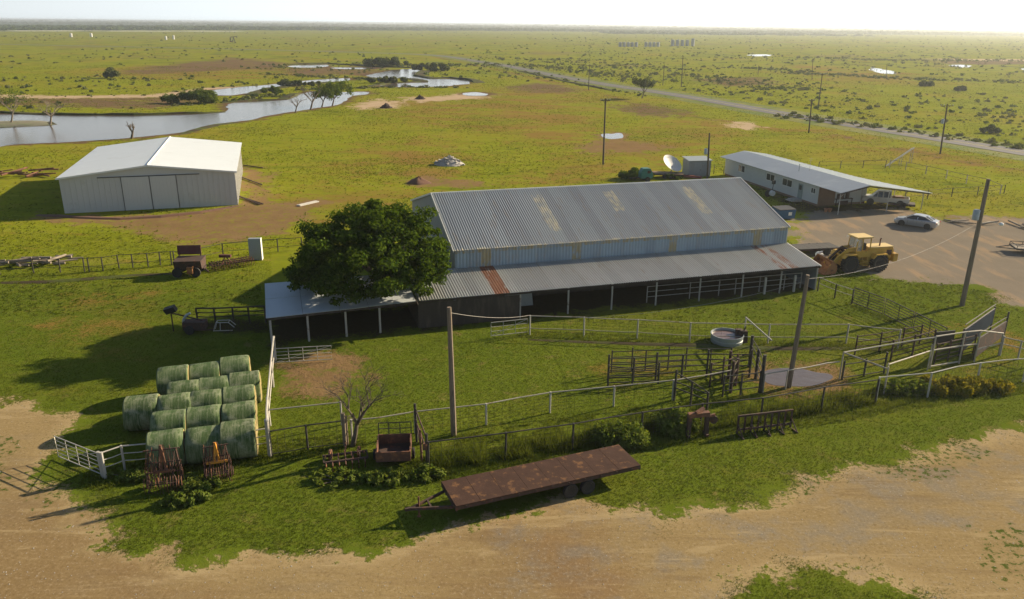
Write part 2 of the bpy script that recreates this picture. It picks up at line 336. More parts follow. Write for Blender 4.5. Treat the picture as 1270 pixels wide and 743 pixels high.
def copy_thing(o,label,loc=None,rz=None,parent=None):
    c=o.copy(); COL.objects.link(c); c.parent=parent
    if parent is None:
        c['label']=label
        if loc is not None: c.location=loc
        if rz is not None: c.rotation_euler=(0,0,rz)
    for ch in list(o.children): copy_thing(ch,None,parent=c)
    return c
def npmesh(name,V,Fc,m,parent=None,attrs=None,nf=None,smooth=False):
    """numpy mesh, all faces with nf corners"""
    V=np.asarray(V,dtype=np.float32); Fc=np.asarray(Fc,dtype=np.int32); nf=Fc.shape[1]
    me=bpy.data.meshes.new(name); me.vertices.add(len(V)); me.vertices.foreach_set('co',V.ravel())
    me.loops.add(Fc.size); me.loops.foreach_set('vertex_index',Fc.ravel()); me.polygons.add(len(Fc))
    me.polygons.foreach_set('loop_start',np.arange(len(Fc),dtype=np.int32)*nf)
    try: me.polygons.foreach_set('loop_total',np.full(len(Fc),nf,dtype=np.int32))
    except Exception: pass
    if smooth: me.polygons.foreach_set('use_smooth',np.ones(len(Fc),dtype=bool))
    me.update(calc_edges=True)
    for k,a in (attrs or {}).items():
        at=me.attributes.new(k,'FLOAT','POINT'); at.data.foreach_set('value',np.asarray(a,dtype=np.float32).ravel())
    me.materials.append(M[m] if isinstance(m,str) else m)
    o=bpy.data.objects.new(name,me); COL.objects.link(o)
    if parent: o.parent=parent
    return o
M['darktwig']=mat('dark_bare_twigs',(.10,.078,.055),.9,0,.25,3,None,bump=.2)
M['gable']=mat('gable_sheet',(.21,.25,.29),.6,.1,.08,.5,(.12,.12,.11),(.58,.8),.8,.2,6,(4,4,.3))
M['shelter_roof']=mat('pale_flat_roof_sheet',(.46,.50,.52),.55,.1,.08,.5,(.36,.37,.36),(.55,.8),.6,.1,5)
M['shed_door']=mat('pale_shed_door',(.53,.525,.49),.6,0,.05,.5,None,bump=0)
M['house_roof']=corr_mat('grey_metal_house_roof',(.27,.31,.35),(.2,.12,.06),.5,.2)
M['house_roof']=mat('grey_metal_roof_sheet',(.27,.31,.36),.5,.2,.1,.4,(.36,.40,.43),(.5,.75),.3,.05,5)
M['rear_roof']=mat('pale_metal_roof_sheet',(.42,.47,.49),.5,.15,.08,.4,None,bump=.05)
M['door_grey']=mat('grey_green_door',(.16,.22,.22),.6,0,.1,2,None,bump=0)
M['grey_white']=mat('weathered_white_pipe',(.36,.33,.27),.7,0,.2,2,(.2,.13,.08),(.55,.68),2.5,0)
M['insul']=mat('grey_insulator',(.30,.30,.29),.3,0,.1,2,None,bump=0)
M['tankgrey']=mat('grey_oil_tank_paint',(.26,.28,.29),.6,0,.2,.3,None,bump=0)
M['chute_grey']=mat('blue_grey_chute_sheet',(.04,.05,.065),.95,0,.2,1,(.07,.05,.035),(.6,.75),2,.1,10,spec=0.)
M['tankwater']=mat('brown_tank_water',(.15,.10,.085),.12,0,.2,1,None,bump=0)
M['red_dark']=mat('dark_red_paint',(.10,.025,.022),.7,0,.3,2,(.10,.05,.03),(.5,.66),2.5,.2,20)
M['pot']=mat('terracotta',(.36,.16,.08),.8,0,.15,3,None,bump=.1)
M['black_deck']=mat('dark_deck',(.03,.028,.027),.8,0,.2,2,None,bump=.1)
# ------------------------------------------------------------ ground sheet
def pxp(l): return np.array([[*G(a,b)[:2]] for a,b in l])
def sdf(X,Y,poly):
    n=len(poly); d=np.full(X.shape,1e12); ins=np.zeros(X.shape,bool)
    for i in range(n):
        ax,ay=poly[i]; bx,by=poly[(i+1)%n]; ex,ey=bx-ax,by-ay
        t=np.clip(((X-ax)*ex+(Y-ay)*ey)/(ex*ex+ey*ey+1e-9),0,1)
        d=np.minimum(d,(X-ax-t*ex)**2+(Y-ay-t*ey)**2)
        c=((ay>Y)!=(by>Y)); xi=(bx-ax)*(Y-ay)/(by-ay+1e-12)+ax
        ins^=c&(X<xi)
    d=np.sqrt(d); return np.where(ins,d,-d)
def sdl(X,Y,line,hw):
    d=np.full(X.shape,1e12)
    for i in range(len(line)-1):
        ax,ay=line[i]; bx,by=line[i+1]; ex,ey=bx-ax,by-ay
        t=np.clip(((X-ax)*ex+(Y-ay)*ey)/(ex*ex+ey*ey+1e-9),0,1)
        d=np.minimum(d,(X-ax-t*ex)**2+(Y-ay-t*ey)**2)
    return hw-np.sqrt(d)
W_=[ # water outlines, photograph pixels
 [(-140,210),(0,180),(84,176.5),(153,172),(220,166),(240,160),(271,153.5),(294,151),(311,149),(346,141),(383,136),(410,132),(429,126.5),(435,118.5),(459,117),(456,113.5),(432,114.5),(389,113),(375,116),(354,124),(320,125.4),(276,128),(286.5,139.4),(256,141),(166,143.5),(92,143.3),(0,141),(-140,146)],
 [(258,112),(300,108),(335,105),(378,100),(432,96.5),(440,98.5),(413,101.7),(365,105.5),(330,111),(300,118),(261,119)],
 [(453,93),(494,86),(515,85.6),(523,87.5),(512.6,94),(534,98),(558,97.5),(580,100),(584,103.6),(556,107),(515,108),(461.5,107.7),(488,103.6),(531.5,101.7),(510,97.3),(459,96.5)],
 [(358,81),(407,79.6),(410,83.4),(362,84.2)],
 [(413,83.6),(464,84.2),(464,86),(413,85.6)],
 [(575,115.7),(592,114),(610,117),(600,119.2),(580,118.7)]]
PUD=[[(744,167.5),(751,165.6),(760,166.3),(768,164.8),(776,168.5),(772,172),(758,172.4),(748,171)],
 [(1077,83.3),(1090,85),(1110,88.8),(1109,92),(1096,91.5),(1083,88.5)],
 [(1174,81),(1190,80),(1206,81.5),(1205,83.5),(1186,83.8)],
 [(1262,85.5),(1272,84.5),(1290,86),(1275,88)],
 [(927,67.6),(956,67.2),(956,70),(930,69.8)],
 [(944,462),(962,456),(990,457),(1012,462),(1030,464),(1034,470),(1018,477),(985,480),(955,478),(945,471)]]
ISL=[(-80,154),(0,150.5),(40,149.5),(62,151),(72,155.5),(30,157.5),(-80,163)]
ROADL=[(-120,52.5),(300,61),(480,66),(531,68),(558,70.6),(596,77),(620,80),(728,102),(835,117),(960,139.5),(1037.7,152.5),(1164,172.5),(1270,190),(1420,214)]
DIRT=[[(-60,494),(0,502),(42,500),(78,508),(90,524),(78,542),(66,560),(62,585),(80,606),(118,632),(128,660),(160,683),(215,692),(300,686),(360,684),(460,686),(500,678),(545,660),(562,648),(600,640),(640,634),(700,622),(760,628),(820,638),(880,628),(935,618),(985,604),(1008,590),(1060,583),(1110,578),(1140,560),(1200,548),(1235,540),(1270,526),(1360,505),(1900,520),(1700,900),(1250,1100),(1165,760),(1140,730),(1090,714),(1010,706),(960,712),(925,728),(860,770),(700,1100),(-300,1100),(-500,700)]]
GRAVEL=[[(978,290),(985,272),(1010,262),(1060,262),(1105,258),(1140,264),(1170,272),(1220,268),(1270,272),(1500,285),(1500,420),(1300,392),(1252,378),(1225,360),(1190,352),(1140,350),(1090,344),(1060,334),(1020,330),(1015,345),(1005,335)]]
MUD=[[(46,263),(80,270),(150,269),(230,264),(292,257),(300,236),(300,205),(322,207),(334,218),(328,240),(345,252),(395,247),(410,252),(380,268),(362,285),(330,292),(300,298),(250,305),(215,300),(185,290),(130,279),(70,277)],
 [(345,452),(380,440),(418,436),(450,448),(455,470),(430,490),(395,498),(350,480)],
 [(505,222),(530,219),(570,222),(608,228),(590,233),(550,232),(510,230)],
 [(735,175),(760,172),(800,176),(830,184),(800,190),(760,188),(740,192),(712,186)],
 [(1165,268),(1272,270),(1272,284),(1210,281),(1170,277)]]
SAND=[[(436,132),(450,127),(470,122),(480,126),(500,125),(487,134),(470,133),(450,136)],[(497,121),(540,120),(575,115),(616,117),(600,122),(560,124),(520,127)],
 [(0,117),(60,119),(190,117.5),(250,109),(300,106.5),(300,110),(255,116),(190,121),(60,122),(0,121)],
 [(905,152),(925,151),(945,158),(930,161),(908,158)],[(1150,73),(1300,74),(1300,76.5),(1180,75)]]
MARSH=[[(-50,117),(40,121),(200,120),(262,117),(250,127),(190,135),(120,134),(40,130),(-50,131)],[(150,88),(215,79),(290,72),(360,78),(350,88),(300,86),(230,90),(180,92)],
 [(625,108),(660,103),(700,106),(725,112),(700,116),(650,114)],[(355,83),(480,83),(470,93),(400,94),(350,92)],[(760,130),(800,128),(860,138),(840,145),(800,144),(770,137)],
 [(860,98),(950,96),(960,104),(900,108)],[(1170,75),(1300,76),(1300,80),(1180,80)]]
DRY=[[(750,462),(790,452),(825,458),(800,470),(760,476)],[(1050,415),(1110,408),(1165,410),(1155,430),(1120,446),(1060,446)],[(1225,425),(1262,418),(1268,436),(1215,448)],[(935,450),(1040,445),(1045,480),(940,486)],[(430,125),(560,118),(640,108),(720,112),(760,150),(700,190),(600,165),(500,150)],[(620,240),(720,180),(820,150),(900,150),(940,175),(860,190),(760,215)],
 [(85,95),(160,82),(330,76),(420,92),(300,100),(150,95)],[(400,185),(520,170),(600,200),(560,225),(430,215)],[(1000,158),(1180,190),(1270,205),(1270,215),(1100,190),(980,166)],
 [(300,250),(420,225),(520,235),(505,262),(380,290)],[(100,375),(170,368),(190,400),(150,430),(90,410)],[(980,80),(1150,92),(1140,104),(1000,100)]]
SHADE_SOIL=[[(336,432),(336,396),(420,385),(520,380),(640,362),(760,345),(900,330),(1012,326),(1014,357),(965,364),(866,374),(757,384),(645,396),(520,408),(430,418)],[(985,262),(960,240),(915,222),(925,215),(1000,245),(1040,256),(1110,252),(1105,262),(1040,268)],[(250,400),(330,395),(332,410),(245,414)]]  # trampled soil, darkened to paint in shade under roofs and by the house
WEEDY=[[(-30,545),(12,550),(22,590),(5,605),(-30,600)],[(40,592),(85,585),(92,608),(60,622),(38,610)],[(100,560),(60,575),(75,600),(130,640),(150,640),(130,600)],[(1210,670),(1240,655),(1265,665),(1262,690),(1225,700)],[(1010,588),(980,600),(930,612),(900,628),(940,628),(1000,606)],[(1090,575),(1200,555),(1220,562),(1130,590)]]
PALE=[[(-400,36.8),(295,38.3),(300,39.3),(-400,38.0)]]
LANE=[(-30,250),(60,262),(140,270),(250,275)]
def build_ground():
    ys=[-80.,-40.,-15.,0.,10.,18.]; y=23.
    while y<14000: ys.append(y); y+=max(.30,(y-8)*.0098)
    ys=np.array(ys); u=np.linspace(-1,1,560); hw=58+.95*np.maximum(ys,0)
    X=u[None,:]*hw[:,None]; Y=np.repeat(ys[:,None],len(u),1)
    sc=.8+.011*np.maximum(0,Y-40)
    def m(polys,k=1.,s=sc):
        r=np.full(X.shape,-3.)
        for p in polys:
            q=pxp(p) if not isinstance(p,np.ndarray) else p
            r=np.maximum(r,np.clip(sdf(X,Y,q)/s,-3,3))
        return r
    A={}
    A['dirt']=m(DIRT); A['gravel']=m(GRAVEL); A['mud']=m(MUD); A['sand']=m(SAND); A['shade_soil']=m(SHADE_SOIL,s=sc*.7); A['wood']=np.clip((Y-(2750+1800*np.minimum(0,X/np.maximum(Y,1))))/350,-3,3); A['marsh']=m(MARSH,s=sc*1.6); A['dry']=m(DRY,s=sc*2.5); A['weedy']=m(WEEDY)
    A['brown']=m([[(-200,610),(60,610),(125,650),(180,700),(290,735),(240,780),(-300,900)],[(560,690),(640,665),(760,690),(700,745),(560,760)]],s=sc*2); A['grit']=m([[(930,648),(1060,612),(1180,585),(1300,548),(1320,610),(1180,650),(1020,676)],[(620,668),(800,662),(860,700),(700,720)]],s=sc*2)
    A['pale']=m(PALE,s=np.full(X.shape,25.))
    wet=np.full(X.shape,-3.)
    for p in W_: wet=np.maximum(wet,np.clip((sdf(X,Y,pxp(p))+1.6)/(.8+.006*Y),-3,3))
    A['wetm']=wet
    for p in PUD[:1]+PUD[5:]: A['mud']=np.maximum(A['mud'],np.clip((sdf(X,Y,pxp(p))+1.2)/1.2,-3,3))
    rl=pxp(ROADL)
    # roadside ditch line and fence line seen as darker, browner strips
    dl=pxp([(540,70.5),(640,92),(728,111),(800,133),(880,148),(960,160),(1040,168),(1166,196),(1270,212),(1400,235)])
    A['dry']=np.maximum(A['dry'],np.clip(sdl(X,Y,dl,1.5)/1.6+.6,-3,1.4))
    A['marsh']=np.maximum(A['marsh'],np.clip(sdl(X,Y,dl,.35)/1.0,-3,.8))
    f=np.clip((Y-62-.12*X)/34,0,1); f=np.where(X<-8,np.clip((Y-60)/22,0,1),f); f=f*f*(3-2*f)
    A['field']=.16+.84*f
    A['pen']=np.maximum(np.clip(sdf(X,Y,pxp([(335,520),(345,440),(520,410),(620,400),(1010,372),(1110,412),(1160,440),(1085,480),(900,505),(640,545),(540,550),(430,548),(340,560)]))/2,0,1),.12)
    A['far']=np.clip((Y-150)/350,0,1)
    V=np.stack([X,Y,np.zeros_like(X)],-1).reshape(-1,3)
    # soft ruts and mounds, a few centimetres
    nr,nc=X.shape; i=np.arange(nr-1)[:,None]*nc+np.arange(nc-1)[None,:]; Fq=np.stack([i,i+1,i+nc+1,i+nc],-1).reshape(-1,4)
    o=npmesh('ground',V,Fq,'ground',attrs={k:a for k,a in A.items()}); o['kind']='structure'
    return A,X,Y
build_ground()
def flat(name,poly,z,m,sub=True):
    b=MB(); pts=[(p[0],p[1],z) for p in poly]; b.add(pts,[tuple(range(len(pts)))])
    o=b.build(name,m); o['kind']='structure'; return o
def smooth_poly(p,it=2):
    p=[Vector(q[:2]) for q in p]
    for _ in range(it):
        q=[]
        for i in range(len(p)):
            a,b_=p[i],p[(i+1)%len(p)]; q+=[a*.75+b_*.25,a*.25+b_*.75]
        p=q
    return p
def ragged(p,seed,amp=1.):
    out=[]; n=len(p)
    for i in range(n):
        a,b_=p[i],p[(i+1)%n]; L=(b_-a).length; st=max(.6,min(a.y,b_.y)*.009); k=max(1,min(40,int(L/st))); d=(b_-a).normalized() if L>1e-6 else Vector((1,0)); nn=Vector((-d.y,d.x))
        for j in range(k):
            q=a.lerp(b_,j/k); w_=mnoise.noise(Vector((q.x*.16,q.y*.09,seed)))*1.5+mnoise.noise(Vector((q.x*.7,q.y*.35,seed+5)))*.8; out.append(q+nn*w_*amp)
    return out
isl=smooth_poly(pxp(ISL))
for i,p in enumerate(W_):
    flat('river_water',ragged(smooth_poly(pxp(p)),i,min(1.3,.006*G(*p[0]).y)),.02,'water')
flat('river_island',isl,.06,'ground')
for p in PUD: flat('puddle_water',ragged(smooth_poly(pxp(p)),3,.004*G(*p[0]).y),.012,'water')
# low cut banks along the water's far edge and the near spits
def bank(line,h,wd,seed=0,name='river_bank',m_='bankm'):
    P_=[Vector(q) for q in pxp(line)]; out=[]
    for a,b_ in zip(P_,P_[1:]):
        n=max(1,int((b_-a).length/2.5))
        for k in range(n): out.append(a.lerp(b_,k/n))
    out.append(P_[-1]); vs=[];fs=[]
    for i,p in enumerate(out):
        d=(out[min(i+1,len(out)-1)]-out[max(i-1,0)]).normalized(); nn=Vector((-d.y,d.x))
        k=mnoise.noise(Vector((p.x*.08,p.y*.08,seed))); hh=h*(.55+.5*k+.25*mnoise.noise(Vector((p.x*.5,p.y*.5,seed)))); hh=max(.05,hh); q=p+nn*k*.8
        e=min(1,i/3,(len(out)-1-i)/3)
        vs+=[(q.x-nn.x*.3,q.y-nn.y*.3,-.03),(q.x,q.y,hh*e),(q.x+nn.x*wd*.5,q.y+nn.y*wd*.5,hh*.8*e),(q.x+nn.x*wd,q.y+nn.y*wd,-.03)]
    for i in range(len(out)-1):
        for k in range(3): fs.append((i*4+k,i*4+k+1,i*4+k+5,i*4+k+4))
    b=MB(); b.add(vs,fs); o=b.build(name,m_,smooth=False); o['kind']='structure'
def bankm():
    t=NT('dark_bank_soil'); P=t.coord('World'); c=t.mix(t.ramp(t.noise(P,.35,5,.6),.38,.62),(.055,.04,.025),(.07,.085,.02))
    return t.fin(c,.95,0,t.bump(t.noise(P,2,4),.5,.1),.1)
M['bankm']=bankm()
bank([(286.5,139),(256,140.6),(166,143),(92,143),(0,140.6),(-140,145.5)][::-1],.7,4,1)
bank([(276,128),(320,125),(354,123.6),(375,115.6)],.8,4,2)
bank([(300,118),(330,110.5),(365,105),(413,101.4)][::-1],.7,4,3)
bank([(523,87.5),(512.6,94),(534,97.6),(558,97),(580,99.6),(588,103)],1.,5,4)
bank([(461.5,107),(488,103),(531.5,101.4),(510,97)],.7,4,5)
bank([(72,155),(62,150.5)],.5,2,7)
bank([(220,166.5),(240,160.5),(271,154),(294,151.5)],.5,-2,8)
bank([(360,80.6),(407,79.2),(470,83.4),(520,84.6)],1.2,8,9)
bank([(640,87.5),(700,101),(760,113)],.6,3,13)
bank([(40,268),(90,271),(150,272),(200,270),(250,265),(300,256)],.32,1.3,15,'soil_berm','soil')
bank([(-20,350),(60,349),(110,346),(165,341),(230,338)],.22,-.9,16,'grass_berm','bankm')
bank([(655,419),(720,421),(790,424),(860,427),(950,430),(1050,430),(1110,434)],.16,-.7,17,'grass_berm','bankm')
# highway: asphalt ribbon, shoulders, centre line
def ribbon(name,line,hw,z,m,off=0.):
    P_=[Vector(q) for q in pxp(line)]
    # resample + smooth
    for _ in range(3):
        q=[P_[0]]
        for a,b_ in zip(P_,P_[1:]): q+=[a*.75+b_*.25,a*.25+b_*.75]
        P_=q+[P_[-1]]
    vs=[];fs=[]
    for i,p in enumerate(P_):
        d=(P_[min(i+1,len(P_)-1)]-P_[max(i-1,0)]).normalized(); nn=Vector((-d.y,d.x)); c=p+nn*off
        vs+=[(c.x-nn.x*hw,c.y-nn.y*hw,z),(c.x+nn.x*hw,c.y+nn.y*hw,z)]
    for i in range(len(P_)-1): fs.append((2*i,2*i+1,2*i+3,2*i+2))
    b=MB(); b.add(vs,fs); o=b.build(name,m); o['kind']='structure'; return o
def shoulder():
    t=NT('mown_verge'); P=t.coord('World'); c=t.mix(t.ramp(t.noise(P,.15,6,.65),.4,.6),(.10,.14,.015),(.17,.17,.03)); return t.fin(c,.95,0,None,.1)
M['verge']=shoulder()
ribbon('road_verge',ROADL,9.,.03,'verge'); ribbon('highway_road',ROADL,3.4,.10,'asphalt')
for s in(-.13,.13): ribbon('road_centre_line',ROADL,.06,.115,'paint',s)
# ------------------------------------------------------------ haze
hb=MB(); hb.box((0,7000,11.5),(29000,14800,25.))
hz=hb.build('haze',None); hz['kind']='stuff'
hm=bpy.data.materials.new('haze_air'); hm.use_nodes=True; ht=hm.node_tree; ht.nodes.remove(ht.nodes['Principled BSDF'])
pv=ht.nodes.new('ShaderNodeVolumePrincipled'); pv.inputs['Color'].default_value=(.88,.95,1,1); pv.inputs['Density'].default_value=.00019; pv.inputs['Anisotropy'].default_value=.5
ht.links.new(pv.outputs[0],ht.nodes['Material Output'].inputs['Volume']); hz.data.materials.append(hm)
# ------------------------------------------------------------ corrugated sheet
def corr(name,parent,m,p00,p10,p01,pitch=.21,amp=.036,rows=10,sheet_w=1.,rustfn=None,seed=0,under=True):
    """p00->p10 along the ribs' repeat, p00->p01 along the rib"""
    p00,p10,p01=[np.array(p,float) for p in(p00,p10,p01)]; L=np.linalg.norm(p10-p00); S=np.linalg.norm(p01-p00)
    e1=(p10-p00)/L; e2=(p01-p00)/S; n=np.cross(e1,e2); n/=np.linalg.norm(n)
    if n[2]<-1e-3: n=-n
    xs=[];hs=[]; k=int(round(L/pitch)); pt=L/k
    for i in range(k): xs+=[(i+.0)*pt,(i+.3)*pt,(i+.45)*pt,(i+.85)*pt]; hs+=[0,0,amp,amp]
    xs.append(L); hs.append(0); xs=np.array(xs);hs=np.array(hs)
    r=np.random.default_rng(seed); nsh=int(L/sheet_w)+2; tn=r.random((nsh,6)); 
    ts=np.linspace(0,1,rows+1)
    XX,TT=np.meshgrid(xs,ts); sh=(XX/sheet_w).astype(int)
    V=p00+XX[...,None]*e1+(TT*S)[...,None]*e2+(np.tile(hs,(rows+1,1))+.006*(sh%2))[...,None]*n
    tint=tn[sh,0]*.8+.2*tn[sh,(TT*2.999).astype(int)]
    rust=np.zeros_like(XX) if rustfn is None else np.vectorize(rustfn)(XX,TT,sh)
    nr,nc=XX.shape; i=np.arange(nr-1)[:,None]*nc+np.arange(nc-1)[None,:]; Fq=np.stack([i,i+1,i+nc+1,i+nc],-1).reshape(-1,4)
    return npmesh(name,V.reshape(-1,3),Fq,m,parent,{'tint':tint,'rust':rust})
# ------------------------------------------------------------ big barn with lean-to
BO=(26.871,66.514,.294)
def barn():
    t=thing('metal_barn','long grey corrugated metal barn with an open dark lean-to along its near side','barn',(BO[0],BO[1],0),BO[2])
    L=31.45; LL=35.49; d=5.0; yr=13.9; yb=25.1; z1=2.25; z2=2.98; z3=4.541; z4=7.458
    def rr(x,tt,sh):
        v=.10
        for (xc,t0,t1,w0) in((9.6,.15,.88,.55),(16.7,.45,.9,.6),(24.9,.3,.92,.55)):
            # p00 at left eave: x from left; streaks lean with the sheets
            if abs(x-xc)<w0 and t0<tt<t1: v=max(v,.50)
        if tt<.05: v=max(v,.56)
        return v
    corr('roof',t,'roof',(-L-.15,d-.12,z3-.04),(.15,d-.12,z3-.04),(-L-.15,yr,z4),rows=14,rustfn=rr,seed=3)
    corr('roof',t,'roof',(.15,yb+.1,z3-.02),(-L-.15,yb+.1,z3-.02),(.15,yr,z4),rows=3,seed=4,rustfn=lambda a,b,c:-.1)
    b=MB(); b.tube([(-L-.17,yr,z4+.02),(.17,yr,z4+.02)],.07,6); b.build('ridge_cap','trim',t)
    for x in(-L-.17,.17):
        b=MB(); b.beam((x,d-.14,z3-.06),(x,yr,z4+.0),.05,.16); b.beam((x,yb+.1,z3-.06),(x,yr,z4+.0),.05,.16); b.build('rake_trim','trim',t)
    # upper front wall, back wall, gables
    def wr(x,tt,sh):
        v=-.12
        if tt>.74: v=.5
        for xc in(2.6,10.6,19.7,28.3):
            if abs(x-xc)<.45: v=max(v,.56)
        return v
    corr('wall',t,'wallblue',(-L,d,z2-.25),(0,d,z2-.25),(-L,d,z3),rows=6,pitch=.28,seed=5,rustfn=wr)
    corr('wall',t,'wallblue',(0,yb,0),(-L,yb,0),(0,yb,z3),rows=3,pitch=.28,seed=6)
    for x in(-L,0):
        b=MB(); b.prism([(d,0),(yb,0),(yb,z3-.05),(yr,z4-.06),(d,z3-.05)],'x',x-.03,x+.03); b.build('gable_wall','gable',t)
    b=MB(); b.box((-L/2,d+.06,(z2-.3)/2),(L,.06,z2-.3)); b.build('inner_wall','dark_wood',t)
    # lean-to roof with rusty sheets
    LS=LL
    def lr(x,tt,sh):
        xr=-LS+x
        if -29.5<xr<-28.2: return .62
        if -2.9<xr<-2.1: return .52
        if -3.9<xr<-3.2: return .5
        if -20<xr<-19.2: return .2
        return -.14 if tt>.05 else -.02
    corr('lean_to_roof',t,'leanroof',(-LL,-.1,z1),(.12,-.1,z1),(-LL,d,z2),rows=10,seed=8,rustfn=lr)
    b=MB(); b.beam((.12,-.1,z1-.03),(.12,d,z2-.03),.05,.14); b.build('rake_trim','trim',t)
    b=MB(); b.beam((-LL,-.02,z1-.12),(.1,-.02,z1-.12),.05,.14)
    for k in range(10): x=-LL+.4+k*(LL-.5)/9; b.beam((x,0,z1-.16),(x,d,z2-.16),.05,.12)
    b.build('lean_to_rafters','dark_wood',t)
    # boarded part of the lean-to front, end wall
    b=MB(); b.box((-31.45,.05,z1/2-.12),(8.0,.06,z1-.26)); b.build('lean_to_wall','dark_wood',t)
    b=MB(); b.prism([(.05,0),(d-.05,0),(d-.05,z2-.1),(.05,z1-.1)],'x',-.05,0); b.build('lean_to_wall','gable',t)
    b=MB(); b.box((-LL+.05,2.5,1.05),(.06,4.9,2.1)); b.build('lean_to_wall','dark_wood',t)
    for x in(-27.37,-23.34,-19.55,-15.58,-11.54,-7.46,-3.68,-.06):
        b=MB(); b.tube([(x,.1,0),(x,.1,z1-.05)],.075,6); b.build('post','grey_pipe',t)
    # pens inside the lean-to near the right end
    b=MB()
    for z in(.5,.95,1.4): b.tube([(-16,.9,z),(-1.0,.9,z)],.03,5)
    for x in(-16,-12,-9.2,-7.6,-5.2,-2.7,-1.): b.tube([(x,.9,0),(x,.9,1.45)],.045,5)
    b.build('pen_rail','grey_pipe',t)
    for x,y in((-5.1,.0),(-2.2,-.1)):
        b=MB(); b.box((x,y+.25,.75),(.16,.16,1.5)); b.build('pen_post','white_pipe',t)
    # a feed bin shape under the roof
    b=MB(); b.box((-26.5,3.4,.55),(2.2,1.2,1.1),taper=.9); b.build('feed_bunk','galv',t)
    return t
barn()
def shelter():
    o=(BO[0],BO[1]); t=thing('open_shelter','low open pole shelter with pale sheet roof under the big tree, left of the barn','shed',(BO[0],BO[1],0),BO[2])
    zb=2.85
    b=MB(); 
    n=6; xs=[-46.45,-43.9,-41.3,-39.2,-37.3,-35.62]
    for i in range(5):
        x0,x1=xs[i],xs[i+1]-.02; y0=-.85+.85*i/5; y1=-.85+.85*(i+1)/5; zz=.012*(i%2)
        for (a0,a1) in((0,.52),(.53,1)):
            q=[]
            for xx,yy in((x0,y0),(x1,y1)): q.append((xx,yy))
            def pt(xx,yy,tt): return (xx,yy+(5.4-yy)*tt,2.25+(zb-2.25)*tt+zz)
            b.sheet([pt(x0,y0,a0),pt(x1,y1,a0),pt(x1,y1,a1),pt(x0,y0,a1)],.03)
    b.build('roof','shelter_roof',t)
    b=MB(); b.beam((-46.4,-.83,2.12),(-35.6,.0,2.12),.07,.16); b.beam((-46.4,5.3,2.7),(-35.6,5.3,2.7),.07,.16)
    for x in xs: b.beam((x+.05,-.7,2.13),(x+.05,5.3,2.73),.06,.1)
    b.build('roof_frame','dark_wood',t)
    for x,y in((-46.2,-.72),(-43.62,-.4),(-40.9,-.2),(-38.4,-.1)):
        b=MB(); b.tube([(x,y,0),(x,y,2.1)],.08,6); b.build('post','grey_pipe',t)
    for x in(-46.3,-43,-39.5,-36):
        b=MB(); b.tube([(x,5.25,0),(x,5.25,2.7)],.08,6); b.build('post','dark_wood',t)
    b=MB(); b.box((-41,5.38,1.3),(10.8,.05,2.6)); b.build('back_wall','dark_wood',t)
shelter()
# ------------------------------------------------------------ white machinery shed
HO=(-34.842,98.654,.291)
def hangar():
    t=thing('machinery_shed','large pale shed with low white gable roof and tall sliding doors beside the river','shed',(HO[0],HO[1],0),HO[2])
    W=19.765; D=25.4; ze=4.286; zr=5.425
    b=MB(); b.prism([(-W,0),(0,0),(0,ze),(-W/2,zr-.05),(-W,ze)],'y',0,.08)
    for x in np.arange(-W+.4,-.2,.62):
        if not -13.2<x<-6.8: b.box((x,-.022,ze/2-.05),(.06,.045,ze-.2))
    b.build('front_wall','shed_wall',t)
    b=MB(); b.prism([(-W,0),(0,0),(0,ze),(-W/2,zr-.05),(-W,ze)],'y',D-.08,D); b.build('back_wall','shed_wall',t)
    for x in(-W+.04,-.04):
        b=MB(); b.box((x,D/2,ze/2),(.08,D-.17,ze-.02)); 
        for k in range(60): b.box((x+(.05 if x>-1 else -.05),.3+k*.42,ze/2),(.03,.06,ze-.05))
        b.build('side_wall','shed_wall',t)
    for s,m in((0,'white_steel'),(1,'white_steel')):
        xa,xb=(-W-.25,-W/2) if s==0 else(.25,-W/2); zz=ze-.05
        b=MB(); b.sheet([(xa,-.35,zz),(xb,-.35,zr),(xb,D+.3,zr),(xa,D+.3,zz)] if s==0 else [(xb,-.35,zr),(xa,-.35,zz),(xa,D+.3,zz),(xb,D+.3,zr)],-.05)
        for k in range(44):
            y=-.2+k*.6
            dx=(xb-xa); b.beam((xa,y,zz+.06),(xb,y,zr+.06),.045,.035)
        b.build('roof',m,t)
    b=MB(); b.tube([(-W/2,-.36,zr+.07),(-W/2,D+.32,zr+.07)],.09,5); b.build('ridge_cap','trim',t)
    b=MB(); b.beam((-W-.27,-.37,ze-.06),(-W/2,-.37,zr-.02),.04,.2); b.beam((.27,-.37,ze-.06),(-W/2,-.37,zr-.02),.04,.2); b.build('eave_trim','trim',t)
    # sliding doors: left panel, two centre leaves, right panel, dark seams
    for x0,x1 in((-13.05,-9.95),(-9.87,-6.92)):
        b=MB(); b.box(((x0+x1)/2,-.10,2.05),(x1-x0-.05,.06,4.05))
        for k in range(7): b.box((x0+.2+k*.42,-.14,2.05),(.05,.02,4.0))
        b.build('sliding_door','shed_door',t)
    b=MB()
    for x in(-13.09,-9.91,-6.87): b.box((x,-.07,2.06),(.045,.05,4.1))
    b.box((-9.9,-.10,4.14),(11.5,.12,.08)); b.build('door_track','seam',t)
    return t
hangar()
